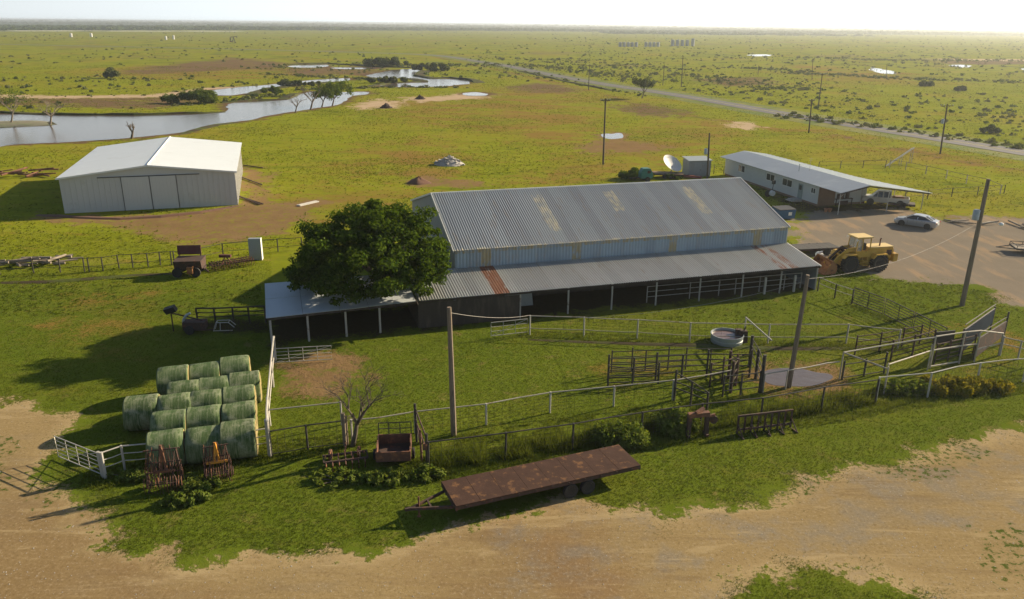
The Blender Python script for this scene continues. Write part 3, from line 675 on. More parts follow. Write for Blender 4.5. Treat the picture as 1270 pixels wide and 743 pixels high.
# ------------------------------------------------------------ long house with carport
UO=(40.216,96.145,.281)
def house():
    t=thing('ranch_house','long low white house with grey roof running out into an open carport','house',(UO[0],UO[1],0),UO[2])
    ze=2.711; zr=3.488; L=28.92; wr_=4.184
    # body
    x0,x1,y0,y1=.6,8.0,5.0,28.2
    b=MB(); b.prism([(x0,.28),(x1,.28),(x1,ze-.05),(wr_,zr-.08),(x0,ze-.0)],'y',y0,y1); b.build('wall','house_wall',t)
    b=MB(); b.box(((x0+x1)/2,(y0+y1)/2,.14),(x1-x0-.1,y1-y0-.1,.28)); b.build('skirting','brown_board',t)
    b=MB(); b.box((1.9,y0-.04,1.35),(2.5,.07,2.5))
    for k in range(6): b.box((.8+k*.42,y0-.09,1.35),(.04,.03,2.4))
    b.build('boarded_end_wall','brown_board',t)
    # roof: front slope, rear slope flared over the carport
    def slope(q,name='roof',m='house_roof'):
        b=MB(); b.sheet(q,.06); o=b.build(name,m,t); return o
    q=[(0,0,ze),(wr_,0,zr),(wr_,L,zr),(0,L,ze)]
    b=MB(); b.sheet([q[1],q[0],q[3],q[2]],.06)
    for k in range(12):
        y=1.2+k*2.4; b.beam((0.02,y,ze+.02),(wr_,y,zr+.02),.10,.03)
    b.build('roof','house_roof',t)
    b=MB(); xr=wr_; 
    P0=(xr,0,zr);P1=(xr+9.69,0,2.06);P2=(xr+5.2,9.,2.72);P3=(xr+4.2,L,2.85);P4=(xr,L,zr)
    Pm=(xr,9.,zr)
    b.sheet([P0,P1,P2,Pm],-.05); b.sheet([Pm,P2,P3,P4],-.05)
    for k in range(30):
        y=.4+k*.95; f=min(1,y/9.); xe=(9.69+(5.2-9.69)*f) if y<9 else 5.2-(y-9)/(L-9)*1.0; zz=2.06+(2.72-2.06)*f if y<9 else 2.72+(y-9)/(L-9)*.13
        b.beam((xr,y,zr+.07),(xr+xe,y,zz+.07),.05,.03)
    b.build('roof','rear_roof',t)
    for y in(7.2,17.5,19.):
        pass
    b=MB(); b.tube([(2.6,12.4,2.9),(2.6,12.4,4.1)],.05,6); b.tube([(2.6,12.4,4.1),(2.6,12.4,4.2)],.09,6); b.build('vent_pipe','galv',t)
    b=MB(); b.tube([(3.4,11.2,3.1),(3.4,11.2,5.2)],.02,5); b.tube([(3.1,11.2,5.1),(3.7,11.2,5.1)],.012,4); b.tube([(3.15,11.2,4.85),(3.65,11.2,4.85)],.012,4); b.build('antenna','grey_pipe',t)
    # windows on the near long wall
    for (ya,yb_,za,zb) in((22.5,24.3,1.3,2.3),(14.8,16.8,1.35,2.3),(10.7,12.9,1.35,2.3),(5.6,6.5,1.5,2.2)):
        f=MB(); yc=(ya+yb_)/2; zc=(za+zb)/2; w=yb_-ya; h=zb-za; X=x0-.03
        for yy in(ya,yb_,yc): f.box((X,yy,zc),(.06,.07,h+.07))
        for zz in(za,zb): f.box((X-.003,yc,zz),(.06,w+.07,.07))
        w_=f.build('window','trim',t); g=MB(); g.box((X+.01,yc,zc),(.03,w-.04,h-.04)); g.build('pane','glass',w_)
    f=MB(); f.box((x0-.03,8.75,1.25),(.05,.95,1.95)); dd=f.build('door','door_grey',t)
    g=MB(); g.box((x0-.065,8.75,1.75),(.02,.55,.6)); g.build('door_pane','glass',dd); g=MB(); g.tube([(x0-.1,8.4,1.2),(x0-.1,8.4,1.3)],.03,6); g.build('handle','chrome',dd)
    b=MB(); b.box((x0-.7,8.75,.14),(1.2,1.5,.28)); b.box((x0-1.5,8.75,.07),(.4,1.5,.14)); b.build('door_step','stone',t)
    # carport posts, beams
    for x,y in((.1,.12),(7.27,.12),(12.6,.15),(12.,4.5),(9.4,8.8),(7.3,5.)):
        zt=ze-.1 if x<1 else 2.72-(x-7)*.09
        b=MB(); b.tube([(x,y,0),(x,y,zt)],.06,6); b.tube([(x,y,zt-.45),(x+(.4 if x<10 else -.4),y,zt-.03)],.03,5); b.build('post','white_pipe',t)
    b=MB(); b.beam((.05,.12,ze-.12),(wr_,.12,zr-.14),.06,.14); b.beam((wr_,.12,zr-.14),(13.6,.12,2.0),.06,.14); b.build('carport_beam','dark_wood',t)
    return t
house()
# ------------------------------------------------------------ wheels and vehicles
def wheel(parent,c,r,w,hub='rim',axis='y',n=22,lug=False,name='wheel'):
    c=Vector(c)
    def L(prof): return MB().lathe(prof,c,axis,n)
    ty=L([(r*.62,-w*.42),(r*.8,-w*.5),(r*.96,-w*.46),(r,-w*.3),(r,w*.3),(r*.96,w*.46),(r*.8,w*.5),(r*.62,w*.42)])
    if lug:
        for k in range(n):
            a=2*PI*k/n; p=(c.x+math.cos(a)*r*1.0,c.y,c.z+math.sin(a)*r*1.0); ty.box(p,(.07,w*.95,.10),ry=-a)
    o=ty.build(name,'rubber',parent,smooth=not lug)
    rm=L([(.02,-w*.30),(r*.3,-w*.34),(r*.36,-w*.22),(r*.56,-w*.22),(r*.63,-w*.43),(r*.63,w*.43),(r*.56,w*.22),(r*.36,w*.22),(r*.3,w*.34),(.02,w*.30)]); rm.build('rim',hub,o,smooth=True)
    return o
def loft(secs,name,m,parent,smooth=True):
    """secs: list of (x, [(y,z)...]) rings of equal length"""
    vs=[];fs=[];n=len(secs[0][1])
    for x,ring in secs: vs+=[(x,y,z) for y,z in ring]
    for i in range(len(secs)-1):
        for k in range(n): fs.append((i*n+k,i*n+(k+1)%n,(i+1)*n+(k+1)%n,(i+1)*n+k))
    fs.append(tuple(range(n))); fs.append(tuple((len(secs)-1)*n+k for k in range(n))[::-1])
    b=MB(); b.add(vs,fs); return b.build(name,m,parent,smooth=smooth)
def ring(hw,z0,z1,rnd=.12,top=None):
    tw=top if top is not None else hw-rnd
    return [(-hw*.92,z0),(hw*.92,z0),(hw,z0+.12),(hw,z1-rnd),(tw,z1),(-tw,z1),(-hw,z1-rnd),(-hw,z0+.12)]
def sedan(loc,rz,label,paint='silver'):
    t=thing('sedan_car',label,'car',loc,rz)
    S=[(-2.32,ring(.70,.38,.80)),(-2.25,ring(.80,.28,.92)),(-1.9,ring(.88,.22,1.0)),(-1.3,ring(.9,.2,1.0)),(0,ring(.91,.2,.97)),(1.0,ring(.9,.2,.93)),(1.7,ring(.87,.2,.84)),(2.15,ring(.8,.24,.72)),(2.33,ring(.62,.34,.6))]
    loft(S,'body',paint,t)
    C=[(-1.78,[(-.74,.95),(.74,.95),(.73,.99),(.7,1.0),(-.7,1.0),(-.73,.99)]),(-1.05,[(-.80,.95),(.80,.95),(.70,1.30),(.60,1.36),(-.60,1.36),(-.70,1.30)]),(-.2,[(-.82,.95),(.82,.95),(.68,1.38),(.58,1.44),(-.58,1.44),(-.68,1.38)]),(.35,[(-.82,.93),(.82,.93),(.66,1.33),(.56,1.39),(-.56,1.39),(-.66,1.33)]),(1.25,[(-.76,.88),(.76,.88),(.74,.92),(.7,.93),(-.7,.93),(-.74,.92)])]
    loft(C,'windows','carglass',t)
    b=MB(); b.add([(-1.0,-.6,1.375),(-1.0,.6,1.375),(-.2,.59,1.455),(-.2,-.59,1.455),(.33,.57,1.41),(.33,-.57,1.41),(-.98,-.6,1.34),(-.98,.6,1.34),(-.2,.6,1.40),(-.2,-.6,1.40),(.33,.58,1.36),(.33,-.58,1.36)],[(0,1,2,3),(3,2,4,5),(6,9,8,7),(9,11,10,8),(0,6,7,1),(4,10,11,5),(1,7,8,2),(2,8,10,4),(0,3,9,6),(3,5,11,9)])
    for s in(-1,1):
        b.beam((-1.78,s*.73,.99),(-1.0,s*.66,1.35),.07,.05); b.beam((.33,s*.63,1.38),(1.25,s*.74,.93),.06,.05); b.beam((-.25,s*.82,.98),(-.25,s*.64,1.41),.07,.03); b.beam((-1.0,s*.665,1.36),(.33,s*.62,1.39),.06,.05)
    b.build('roof',paint,t)
    for s in(-1,1):
        b=MB(); b.box((.95,s*.98,1.0),(.12,.2,.13)); b.build('wing_mirror',paint,t)
        b=MB(); b.box((2.16,s*.6,.64),(.22,.32,.13),rz=-s*.35); b.build('headlight','lamp_lens',t)
        b=MB(); b.box((-2.27,s*.6,.80),(.12,.36,.15),rz=s*.2); b.build('tail_light','red_lens',t)
        for k,x in enumerate((-1.4,1.38)): wheel(t,(x,s*.80,.32),.32,.2)
        b=MB()
        for x in(-1.4,1.38): b.lathe([(.37,.905),(.37,.915)],(x,0,.34),'y',18) if s>0 else b.lathe([(.37,-.915),(.37,-.905)],(x,0,.34),'y',18)
        b.build('wheel_arch','black',t)
        b=MB()
        for x in(-.25,.75,-1.05): b.box((x,s*.908,.66),(.012,.014,.5))
        b.box((.15,s*.915,.88),(.14,.02,.03)); b.box((-.75,s*.915,.88),(.14,.02,.03)); b.build('door_seam','black',t)
    b=MB(); b.box((-2.34,0,.62),(.03,.45,.13)); b.build('number_plate','trim',t)
    return t
sedan((47.3,90.75,0),math.radians(139.5),'dusty silver four-door car parked in the sun on the gravel yard')
def pickup(loc,rz):
    t=thing('pickup_truck','dusty white crew-cab pickup truck parked in the shade under the carport roof','truck',loc,rz)
    S=[(-.55,ring(.95,.45,1.15,.06)),(1.55,ring(.95,.45,1.15,.08)),(2.3,ring(.94,.45,1.12,.1)),(2.7,ring(.88,.45,1.02,.12)),(2.78,ring(.82,.5,.92,.1))]
    loft(S,'body','white_car',t)
    C=[(-.6,[(-.88,1.12),(.88,1.12),(.74,1.80),(.64,1.87),(-.64,1.87),(-.74,1.80)]),(1.0,[(-.88,1.12),(.88,1.12),(.74,1.80),(.64,1.87),(-.64,1.87),(-.74,1.80)]),(1.65,[(-.84,1.1),(.84,1.1),(.8,1.15),(.76,1.17),(-.76,1.17),(-.8,1.15)])]
    loft(C,'windows','carglass',t)
    b=MB(); b.box((.2,0,1.88),(1.65,1.3,.05))
    for s in(-1,1):
        for x in(-.55,.35,1.0): b.beam((x,s*.9,1.12),(x,s*.72,1.84),.09,.05)
        b.beam((1.0,s*.72,1.84),(1.68,s*.84,1.14),.08,.06)
    b.build('roof','white_car',t)
    b=MB(); b.box((-1.68,0,.62),(2.2,1.8,.08)); 
    for s in(-1,1): b.box((-1.68,s*.9,.88),(2.2,.09,.55))
    b.box((-2.76,0,.88),(.08,1.85,.55)); b.build('cargo_bed','white_car',t)
    for s in(-1,1):
        b=MB(); b.box((2.68,s*.66,.88),(.16,.3,.18)); b.build('headlight','lamp_lens',t)
        b=MB(); b.box((-2.8,s*.84,.95),(.04,.12,.3)); b.build('tail_light','red_lens',t)
        for x in(-1.75,1.78): wheel(t,(x,s*.84,.39),.39,.25)
        b=MB()
        for x in(-1.75,1.78): b.lathe([(.46,.952),(.46,.962)] if s>0 else [(.46,-.962),(.46,-.952)],(x,0,.46),'y',18)
        b.build('wheel_arch','black',t)
    b=MB(); b.box((2.84,0,.55),(.12,1.75,.2)); b.build('bumper','chrome',t)
    b=MB(); b.box((-1.5,.1,1.1),(1.4,1.3,.5),rz=.2,taper=.7); b.build('load','brown_board',t)
    return t
pickup((48.75,102.35,0),math.radians(157))
def loader(loc,rz):
    t=thing('wheel_loader','large worn yellow wheel loader with rusty bucket lowered toward the barn end','loader',loc,rz)
    # +x forward, wheelbase 3.1
    b=MB(); b.prism([(-3.2,1.15),(-.5,.95),(-.45,1.9),(-.5,2.25),(-3.15,2.2),(-3.3,1.8)],'y',-.62,.62); b.build('engine_hood','yellow',t,bevel=.04)
    b=MB(); b.box((-1.85,0,2.27),(2.6,1.3,.08)); b.build('hood_top','yellow_pale',t)
    b=MB(); b.box((-3.3,0,1.25),(.5,2.0,.8)); b.build('counterweight','yellow',t,bevel=.05)
    for s in(-1,1): b=MB(); b.box((-2.75,s*.625,1.72),(.55,.02,.5)); b.build('radiator_grille','rust_dark',t)
    b=MB(); b.tube([(-1.9,.25,2.3),(-1.9,.25,2.95),(-1.98,.25,3.05)],.07,8); b.build('exhaust_pipe','rust',t)
    b=MB(); b.box((-1.55,0,.75),(3.2,.8,.5)); b.box((1.1,0,.95),(1.9,.9,.75)); b.tube([(.0,0,.6),(.0,0,1.4)],.2,10); b.build('frame','yellow',t)
    for s in(-1,1):
        b=MB(); b.prism([(-2.55,1.25),(-2.25,1.72),(-1.1,1.72),(-.75,1.3),(-.85,1.3),(-1.15,1.62),(-2.2,1.62),(-2.45,1.25)],'y',s*.62,s*1.2); b.build('rear_mudguard','yellow',t)
        b=MB(); b.prism([(.65,1.45),(.9,1.78),(2.0,1.78),(2.3,1.45),(2.2,1.42),(1.95,1.7),(.95,1.7),(.75,1.42)],'y',s*.5,s*1.15); b.build('front_mudguard','yellow',t)
        wheel(t,(-1.62,s*.95,.82),.82,.58,'yellow',lug=True); wheel(t,(1.48,s*.95,.82),.82,.58,'yellow',lug=True)
        b=MB(); b.box((-.15,s*.85,.65),(.5,.35,.06)); b.box((-.15,s*.88,1.0),(.45,.3,.05)); b.beam((-.4,s*.95,.6),(-.4,s*.75,1.5),.04); b.beam((.1,s*.95,.6),(.1,s*.75,1.5),.04); b.build('step','yellow',t)
    # cab
    b=MB(); b.box((.1,0,1.65),(1.5,1.4,.6)); b.build('cab_base','yellow',t,bevel=.03)
    b=MB()
    for x in(-.62,.2,.85):
        for s in(-1,1): b.beam((x,s*.68,1.9),(x-(.12 if x>.5 else 0),s*.64,3.25),.08)
    for s in(-1,1):
        b.beam((-.62,s*.68,1.95),(.85,s*.68,1.95),.06); b.beam((-.62,s*.64,3.2),(.75,s*.64,3.2),.06)
    for x in(-.62,.74): b.beam((x,-.64,3.2),(x,.64,3.2),.06)
    b.build('cab_frame','yellow',t)
    b=MB(); b.box((.08,0,3.3),(1.75,1.6,.1)); b.build('cab_roof','yellow_pale',t,bevel=.03)
    b=MB(); b.sheet([(.86,-.6,1.98),(.86,.6,1.98),(.76,.58,3.15),(.76,-.58,3.15)],.015)
    for s in(-1,1): b.sheet([(.24,s*.665,1.98),(.8,s*.665,1.98),(.7,s*.64,3.15),(.24,s*.64,3.15)],.012)
    b.build('cab_windows','cabglass',t)
    b=MB(); b.box((-.2,0,1.98),(.45,.5,.12)); b.box((-.42,0,2.3),(.12,.5,.6)); b.build('seat','black',t)
    b=MB(); b.tube([(.5,0,1.9),(.38,0,2.35)],.03,6); b.lathe([(.19,-.015),(.19,.015)],(.36,0,2.38),'z',16); b.build('steering_column','black',t)
    # loader arms, cylinders, bucket
    b=MB()
    for s in(-1,1):
        pts=[(.75,s*.48,2.15),(1.5,s*.48,2.1),(2.5,s*.5,1.35),(3.15,s*.52,.55)]
        for a,c in zip(pts,pts[1:]): b.beam(a,c,.14,.34)
        b.beam((.75,s*.48,1.2),(.75,s*.48,2.25),.14,.4)
    b.beam((2.2,-.5,1.6),(2.2,.5,1.6),.16); b.build('lift_arms','yellow',t)
    b=MB(); b.beam((1.4,0,1.35),(2.0,0,2.35),.16,.3); b.tube([(1.0,0,1.95),(1.9,0,2.25)],.09,8); b.beam((2.0,0,2.25),(3.1,0,1.2),.12,.2)
    for s in(-1,1): b.tube([(1.0,s*.33,1.0),(2.1,s*.36,1.5)],.08,8)
    b.build('bucket_linkage','rust_dark',t)
    b=MB(); prof=[(3.1,.95),(3.02,.5),(3.15,.15),(3.5,.05),(4.35,.05),(4.35,.09),(3.55,.12),(3.25,.25),(3.14,.55),(3.22,.95),(3.55,1.3),(3.5,1.36)]
    b.prism(prof,'y',-1.35,1.35)
    for s in(-1.37,1.35): b.prism([(3.1,.95),(3.02,.5),(3.15,.12),(3.5,.05),(4.35,.05),(4.2,.35),(3.52,1.34)],'y',s,s+.03)
    for k in range(8): b.box((4.42,-1.2+k*.343,.07),(.2,.07,.05))
    b.build('bucket','bucket',t)
    for s in(-1,1):
        b=MB(); b.tube([(.8,s*.75,3.1),(.95,s*.8,3.1)],.02,5); b.lathe([(.09,0),(.1,.06)],(.9,s*.8,3.1),'x',10); b.build('work_light','lamp_lens',t)
    return t
def cabglass():
    t=NT('dusty_cab_glass'); t.b.inputs['Alpha'].default_value=.45; return t.fin((.35,.36,.33),.3)
M['cabglass']=cabglass()
loader((33.15,73.1,0),math.radians(11.6+180))
def flat_trailer(name,label,loc,rz,L,Wd,zd,axles,m_deck='deck',nw=True,tongue=1.9):
    """deck centre at origin, front (tongue) toward -x"""
    t=thing(name,label,'trailer',loc,rz)
    b=MB(); n=8
    for k in range(n):
        x0=-L/2+k*L/n; b.box((x0+L/n/2,0,zd-.025+.003*(k%2)),(L/n-.012,Wd,.05))
    b.build('deck',m_deck,t)
    b=MB()
    for s in(-1,1): b.box((0,s*(Wd/2-.04),zd-.14),(L-.05,.07,.17)); b.box((0,s*.45,zd-.25),(L,.08,.2))
    for k in range(13): b.box((-L/2+.1+k*(L-.2)/12,0,zd-.11),(.06,Wd-.1,.1))
    for s in(-1,1):
        for k in range(11): b.box((-L/2+.5+k*(L-1)/10,s*(Wd/2+.015),zd-.12),(.07,.05,.14))
    b.box((-L/2+.03,0,zd-.16),(.07,Wd,.24)); b.box((L/2-.03,0,zd-.16),(.07,Wd,.2))
    b.build('frame','rust_dark',t)
    b=MB()
    for s in(-1,1): b.beam((-L/2,s*.7,zd-.3),(-L/2-tongue,0,zd-.38),.09,.13)
    b.beam((-L/2-tongue*.5,-.36,zd-.33),(-L/2-tongue*.5,.36,zd-.33),.08); b.box((-L/2-tongue-.1,0,zd-.36),(.25,.14,.14))
    b.build('tongue','rust_dark',t)
    b=MB(); b.tube([(-L/2-tongue*.75,.12,.03),(-L/2-tongue*.75,.12,zd+.1)],.04,6); b.lathe([(.1,0),(.1,.03)],(-L/2-tongue*.75,.12,0),'z',10); b.build('jack','rust',t)
    for x in axles:
        for s in(-1,1): wheel(t,(x,s*(Wd/2-.06),.39),.39,.24,'rim')
        b=MB(); b.tube([(x,-Wd/2+.3,.38),(x,Wd/2-.3,.38)],.05,6); b.build('axle','rust_dark',t)
    return t
a=G(549.6,599,.98);b_=G(768,552,.98);c_=G(563,626,.98);d_=G(794,576,.98)
ctr=(a+b_+c_+d_)/4; dv=(b_+d_-a-c_); ang=math.atan2(dv.y,dv.x); TL=((b_-a).length+(d_-c_).length)/2; TW=2.25
flat_trailer('flatbed_trailer','long rusty flatbed trailer with tandem wheels beside the dirt road',(ctr.x,ctr.y,0),ang,TL,TW,.98,(1.0,1.95))
# ------------------------------------------------------------ hay bales
R_B=1.0; LB=1.78
def bale(label,loc,rz,k):
    r=random.Random(k); t=thing('hay_bale',label,'hay bale',loc,rz,'round bales stored by the pens')
    b=MB(); R=R_B*(.93+.09*r.random()); n=28; xs=[-LB/2,-LB/2+.07,-LB/4,0,LB/4,LB/2-.07,LB/2]; vs=[];fs=[]
    for i,x in enumerate(xs):
        for j in range(n):
            a=2*PI*j/n; q=R*(.93 if i in(0,6) else .995 if i in(1,5) else 1.0)+.06*mnoise.noise(Vector((x*1.2+k,math.cos(a)*1.3,math.sin(a)*1.3+k)))
            z=math.sin(a)*q*1.0; y=math.cos(a)*q*(1.02+.05*(math.sin(a)<-.1))
            if z<-.9*R: z=-.9*R
            vs.append((x,y,z+.9*R))
    for i in range(6):
        for j in range(n): fs.append((i*n+j,i*n+(j+1)%n,(i+1)*n+(j+1)%n,(i+1)*n+j))
    b.add(vs,fs); o=b.build('net_wrap','wrap',t,smooth=True)
    for s in(-1,1):
        b=MB(); b.lathe([(R*.93,s*(LB/2-.01)),(R*.8,s*(LB/2+.02)),(R*.4,s*(LB/2+.0)),(.03,s*(LB/2-.01))],(0,0,.9*R),'x',24)
        b.build('straw_end','straw',t,smooth=True)
    return t
BL=[(215,463,'leftmost bale in the back row'),(254,457,'middle bale in the back row'),(291,451,'rightmost bale in the back row'),
 (228,480,'leftmost bale in the second row from the back'),(266,475,'middle bale in the second row from the back'),(303,470,'rightmost bale in the second row from the back'),
 (176,500,'lone bale standing out to the left of the stack'),(217,497,'left bale in the middle row next to the lone outer bale'),(256,492,'second bale from the right in the middle row'),(296,487,'rightmost bale in the middle row'),
 (210,519,'leftmost bale in the second row from the front'),(253,513,'middle bale in the second row from the front'),(296,508,'rightmost bale in the second row from the front'),
 (205,543,'leftmost bale in the front row behind the rusty rake'),(253,538,'middle bale in the front row behind the pipe rail'),(295,533,'rightmost bale in the front row nearest the corner post')]
# rows about one bale apart, each bale set where it stands in the photograph
for k,(px,py,lb) in enumerate(BL):
    p=G(px,py,1.45); p.z=0
    bale('green net-wrapped bale, '+lb,(p.x+.03,p.y-.05,0),math.radians(17+random.uniform(-3,3)),k)
# ------------------------------------------------------------ utility poles
def upole(label,foot,top,h=None,r=.14,arm=None,xf=False,lamp=False,m='pole_dark',insul=True,name='utility_pole',cat='utility pole'):
    f=G(*foot)
    if h is None:
        lo,hi=0.,40.
        for _ in range(40):
            mm=(lo+hi)/2; g=G(top[0],top[1],mm)
            if g.y>f.y: lo=mm
            else: hi=mm
        h=lo
    tp=G(top[0],top[1],h); tp=Vector((tp.x,f.y+(tp.y-f.y)*.5,h))
    t=thing(name,label,cat,f); o=f
    b=MB(o); b.tube([f-Vector((0,0,.2)),(f+tp)/2,tp],[r*1.15,r,r*.8],8); b.build('shaft',m,t,smooth=True)
    if arm:
        L,ang,dz=arm; c=tp-Vector((0,0,dz)); dx=Vector((math.cos(ang),math.sin(ang),0))*L/2
        b=MB(o); b.beam(c-dx,c+dx,.1,.12); b.beam(c-dx*.5,c-Vector((0,0,.6)),.04); b.beam(c+dx*.5,c-Vector((0,0,.6)),.04); b.build('crossarm',m,t)
        for s in(-.95,-.45,.45,.95):
            b=MB(o); p=c+dx*s; b.lathe([(.03,.05),(.07,.1),(.05,.2),(.07,.24),(.02,.3)],p,'z',8); b.build('insulator','insul',t)
    if xf:
        c=f.lerp(tp,xf); b=MB(o); b.lathe([(.2,-.45),(.26,-.42),(.26,.35),(.2,.42),(.06,.44)],c+Vector((-.42,-.05,0)),'z',14); b.beam(c+Vector((-.42,0,0)),c,.08); b.build('transformer','galv',t,smooth=True)
    if lamp:
        c=f.lerp(tp,lamp); b=MB(o); b.tube([c,c+Vector((.9,-.2,.18)),c+Vector((1.5,-.3,.12))],.03,6); b.build('lamp_arm','grey_pipe',t)
        b=MB(o); b.lathe([(.05,.1),(.16,.04),(.19,-.08),(.14,-.14)],c+Vector((1.6,-.32,.08)),'z',12); b.build('lamp_head','lamp_lens',t,smooth=True)
    return t,tp
_,TA=upole('bare weathered wooden pole inside the near fence, behind the rusty flatbed trailer',(563,540),(557,381),m='pole',r=.15)
_,TB=upole('leaning weathered wooden pole standing beside the grey puddle in the pens',(978,480),(1002,341),m='pole',r=.15)
_,TC=upole('tall leaning pole with grey transformer and lamp arm at the edge of the gravel yard',(1193,379),(1226,222),m='pole',r=.18,xf=.73,lamp=.66)
_,TD=upole('dark pole with short crossarm beside the white puddle in the brown field behind the barn',(748,204),(751,122),arm=(1.6,.2,.35))
_,TE=upole('dark pole with a round meter box between the grey shed and the house',(877,224),(880,165),xf=.62)
_,TF=upole('nearest highway pole, with wide crossarm and transformer, right of the ramp pipes',(1166,191),(1175,129),arm=(2.4,.1,.35),xf=.66)
_,TG=upole('short dark pole on the near side of the highway above the house roof',(1003,165),(1007,123),arm=(1.4,.1,.3))
_,TH=upole('dark leaning pole just beyond the highway above the house roof',(1015,132),(1020,91),arm=(1.4,.1,.3))
_,TI=upole('distant pole beyond the highway, left of the white pond',(1007,99),(1008,75),arm=(1.5,.1,.3),r=.12)
_,TJ=upole('distant pole standing right beside the long white pond',(1099,98),(1100,79),r=.12)
_,TK=upole('thin pole left of the lone highway shrub, near side of the highway',(730,112),(731,80),arm=(1.4,.1,.3),r=.12)
_,TL_=upole('left of two distant poles across the highway behind the lone shrub',(822,106),(824,80),r=.12)
_,TM=upole('right and taller of two distant poles across the highway, with a crossarm',(845,108),(847,71),arm=(2.4,.1,.3),r=.14)
_,TN=upole('far small pole in the scrub right of the tank battery',(940,93),(941,81),r=.12)
def cable(label,a,b_,sag,r=.022,m='grey_pipe'):
    a=Vector(a);b_=Vector(b_); pts=[]
    for k in range(17):
        t=k/16; p=a.lerp(b_,t); p.z-=4*sag*t*(1-t); pts.append(p)
    b=MB(a); b.tube(pts,r,5); o=b.build('cable',m,None,smooth=True); o.location=a; tag(o,label,'cable')
cable('pale cable sagging from the leaning pen pole across the loader to the lamp pole',TB-Vector((0,0,.25)),Vector((TC.x-.2,TC.y,TC.z*.66)),.9,.009,'grey_pipe')
# ------------------------------------------------------------ pipe fences
def fence(label,pts,h,rails,post='grey_pipe',rail='white_pipe',pr=.06,rr=.036,px=True,posts=None,mesh=0,name='pipe_fence',cat='fence',hs=None,top=True,group=None,meshm='dark_pipe'):
    """pts: foot pixels; rails: list of fractions of h; posts: where posts stand (default all pts)"""
    P_=[G(*p) if px else Vector(p) for p in pts]; t=thing(name,label,cat,P_[0],group=group); o=P_[0]
    H_=hs or [h]*len(P_)
    for i,p in enumerate(P_):
        if posts is not None and i not in posts: continue
        b=MB(o); j=random.uniform(-.03,.03); b.tube([p-Vector((0,0,.1)),p+Vector((j,j,H_[i]+.04))],pr,7); b.build('post',post if not isinstance(post,(list,tuple)) else post[i],t,smooth=True)
    for fr in rails:
        b=MB(o)
        for i in range(len(P_)-1):
            a=P_[i]+Vector((0,0,H_[i]*fr)); c=P_[i+1]+Vector((0,0,H_[i+1]*fr)); mdl=(a+c)/2-Vector((0,0,.03*(fr<1)))
            b.tube([a,mdl,c],rr if fr==1 else rr*.7,6)
        b.build('rail',rail,t,smooth=True)
    if mesh:
        b=MB(o)
        for i in range(len(P_)-1):
            a=P_[i];c=P_[i+1]; L=(c-a).length; n=max(1,int(L/mesh))
            for k in range(1,n): q=a.lerp(c,k/n); b.tube([q,q+Vector((0,0,H_[i]*.92))],.007,3,False)
            for k in range(1,6): b.tube([a+Vector((0,0,H_[i]*.92*k/6)),c+Vector((0,0,H_[i+1]*.92*k/6))],.007,3,False)
        b.build('wire_mesh',meshm,t)
    return t
def gate(label,a,b_,h,n=5,m='white_pipe',vert=3,px=True,lift=.15,r=.023,brace=True,name='pipe_gate',cat='gate',group=None):
    A=G(*a) if px else Vector(a); B=G(*b_) if px else Vector(b_); t=thing(name,label,cat,A,group=group)
    b=MB(A); U=Vector((0,0,1))
    b.tube([A+U*lift,A+U*h,B+U*h,B+U*lift,A+U*lift],r*1.25,6); b.build('frame',m,t,smooth=True)
    b=MB(A)
    for k in range(1,n-1): z=lift+(h-lift)*k/(n-1); b.tube([A+U*z,B+U*z],r*.8,5)
    b.build('bars',m,t)
    b=MB(A)
    for k in range(1,vert+1): q=A.lerp(B,k/(vert+1)); b.tube([q+U*lift,q+U*h],r*.9,5)
    if brace: b.tube([A+U*lift,B+U*h],r*.7,5)
    b.build('uprights',m,t)
    return t
fence('dark wire mesh fence along the near edge of the pens behind the flatbed trailer',[(532,582),(580,576),(627,570),(668,564),(710,558),(752,550),(795,543),(832,537),(868,532),(906,528),(943,524),(982,517),(1018,510),(1052,505),(1085,500)],1.6,[1],'dark_pipe','dark_pipe',mesh=.32,posts=[0,2,4,6,8,10,12,14])
fence('white topped pipe fence among yellow weeds at the right edge of the pens',[(1086,499),(1118,496),(1150,493),(1180,485),(1210,480),(1240,476),(1268,474),(1320,468)],1.7,[1],'white_pipe','white_pipe',mesh=.32,posts=[0,2,4,6,7])
fence('single white rail fence crossing the pasture behind the wooden pole, up to the cattle pens',[(437,548),(470,545),(515,537),(560,532),(603,527),(642,519),(682,512),(722,508),(761,504),(798,500),(834,496)],1.35,[1],'white_pipe','grey_white',posts=[0,2,4,6,8,10],mesh=.5)
fence('low white rail leading from the single white rail fence into the dark cattle pens',[(834,496),(870,490),(905,483)],1.35,[1],'grey_pipe','grey_white',posts=[2])
fence('white rail over dark fence between the tall corner post and the bare tree',[(335,537),(380,532),(424,527)],1.45,[1],'grey_pipe','grey_white',posts=[2])
fence('dark mesh fence at the near side of the small pen, left of the bare tree',[(337,566),(382,558),(428,552)],1.5,[1,.1],'dark_pipe','dark_pipe',mesh=.35)
fence('white pipe fence running from the corner post back to the open shelter',[(335,563),(334,545),(335,528),(337,505),(339,480),(341,458),(342,447)],1.75,[1,.55],'white_pipe','white_pipe',pr=.075,rr=.06,posts=[0,2,4,6])
fence('low white rail in front of the hay bales',[(130,592),(155,583),(194,579),(232,575),(270,569),(309,564),(334,560)],1.4,[1,.7,.4],'white_pipe','white_pipe')
gate('white tubular gate standing open beside the dirt track left of the bales',(73,569),(126,591),1.35,6,'white_pipe',3)
fence('thick white gate posts at the bale yard gate',[(128,592),(131,593)],1.45,[.8],'white_pipe','white_pipe',pr=.09)
gate('white cattle gate with crossed braces at the front corner of the open shelter',(341,452),(412,448),1.15,5,'white_pipe',3)
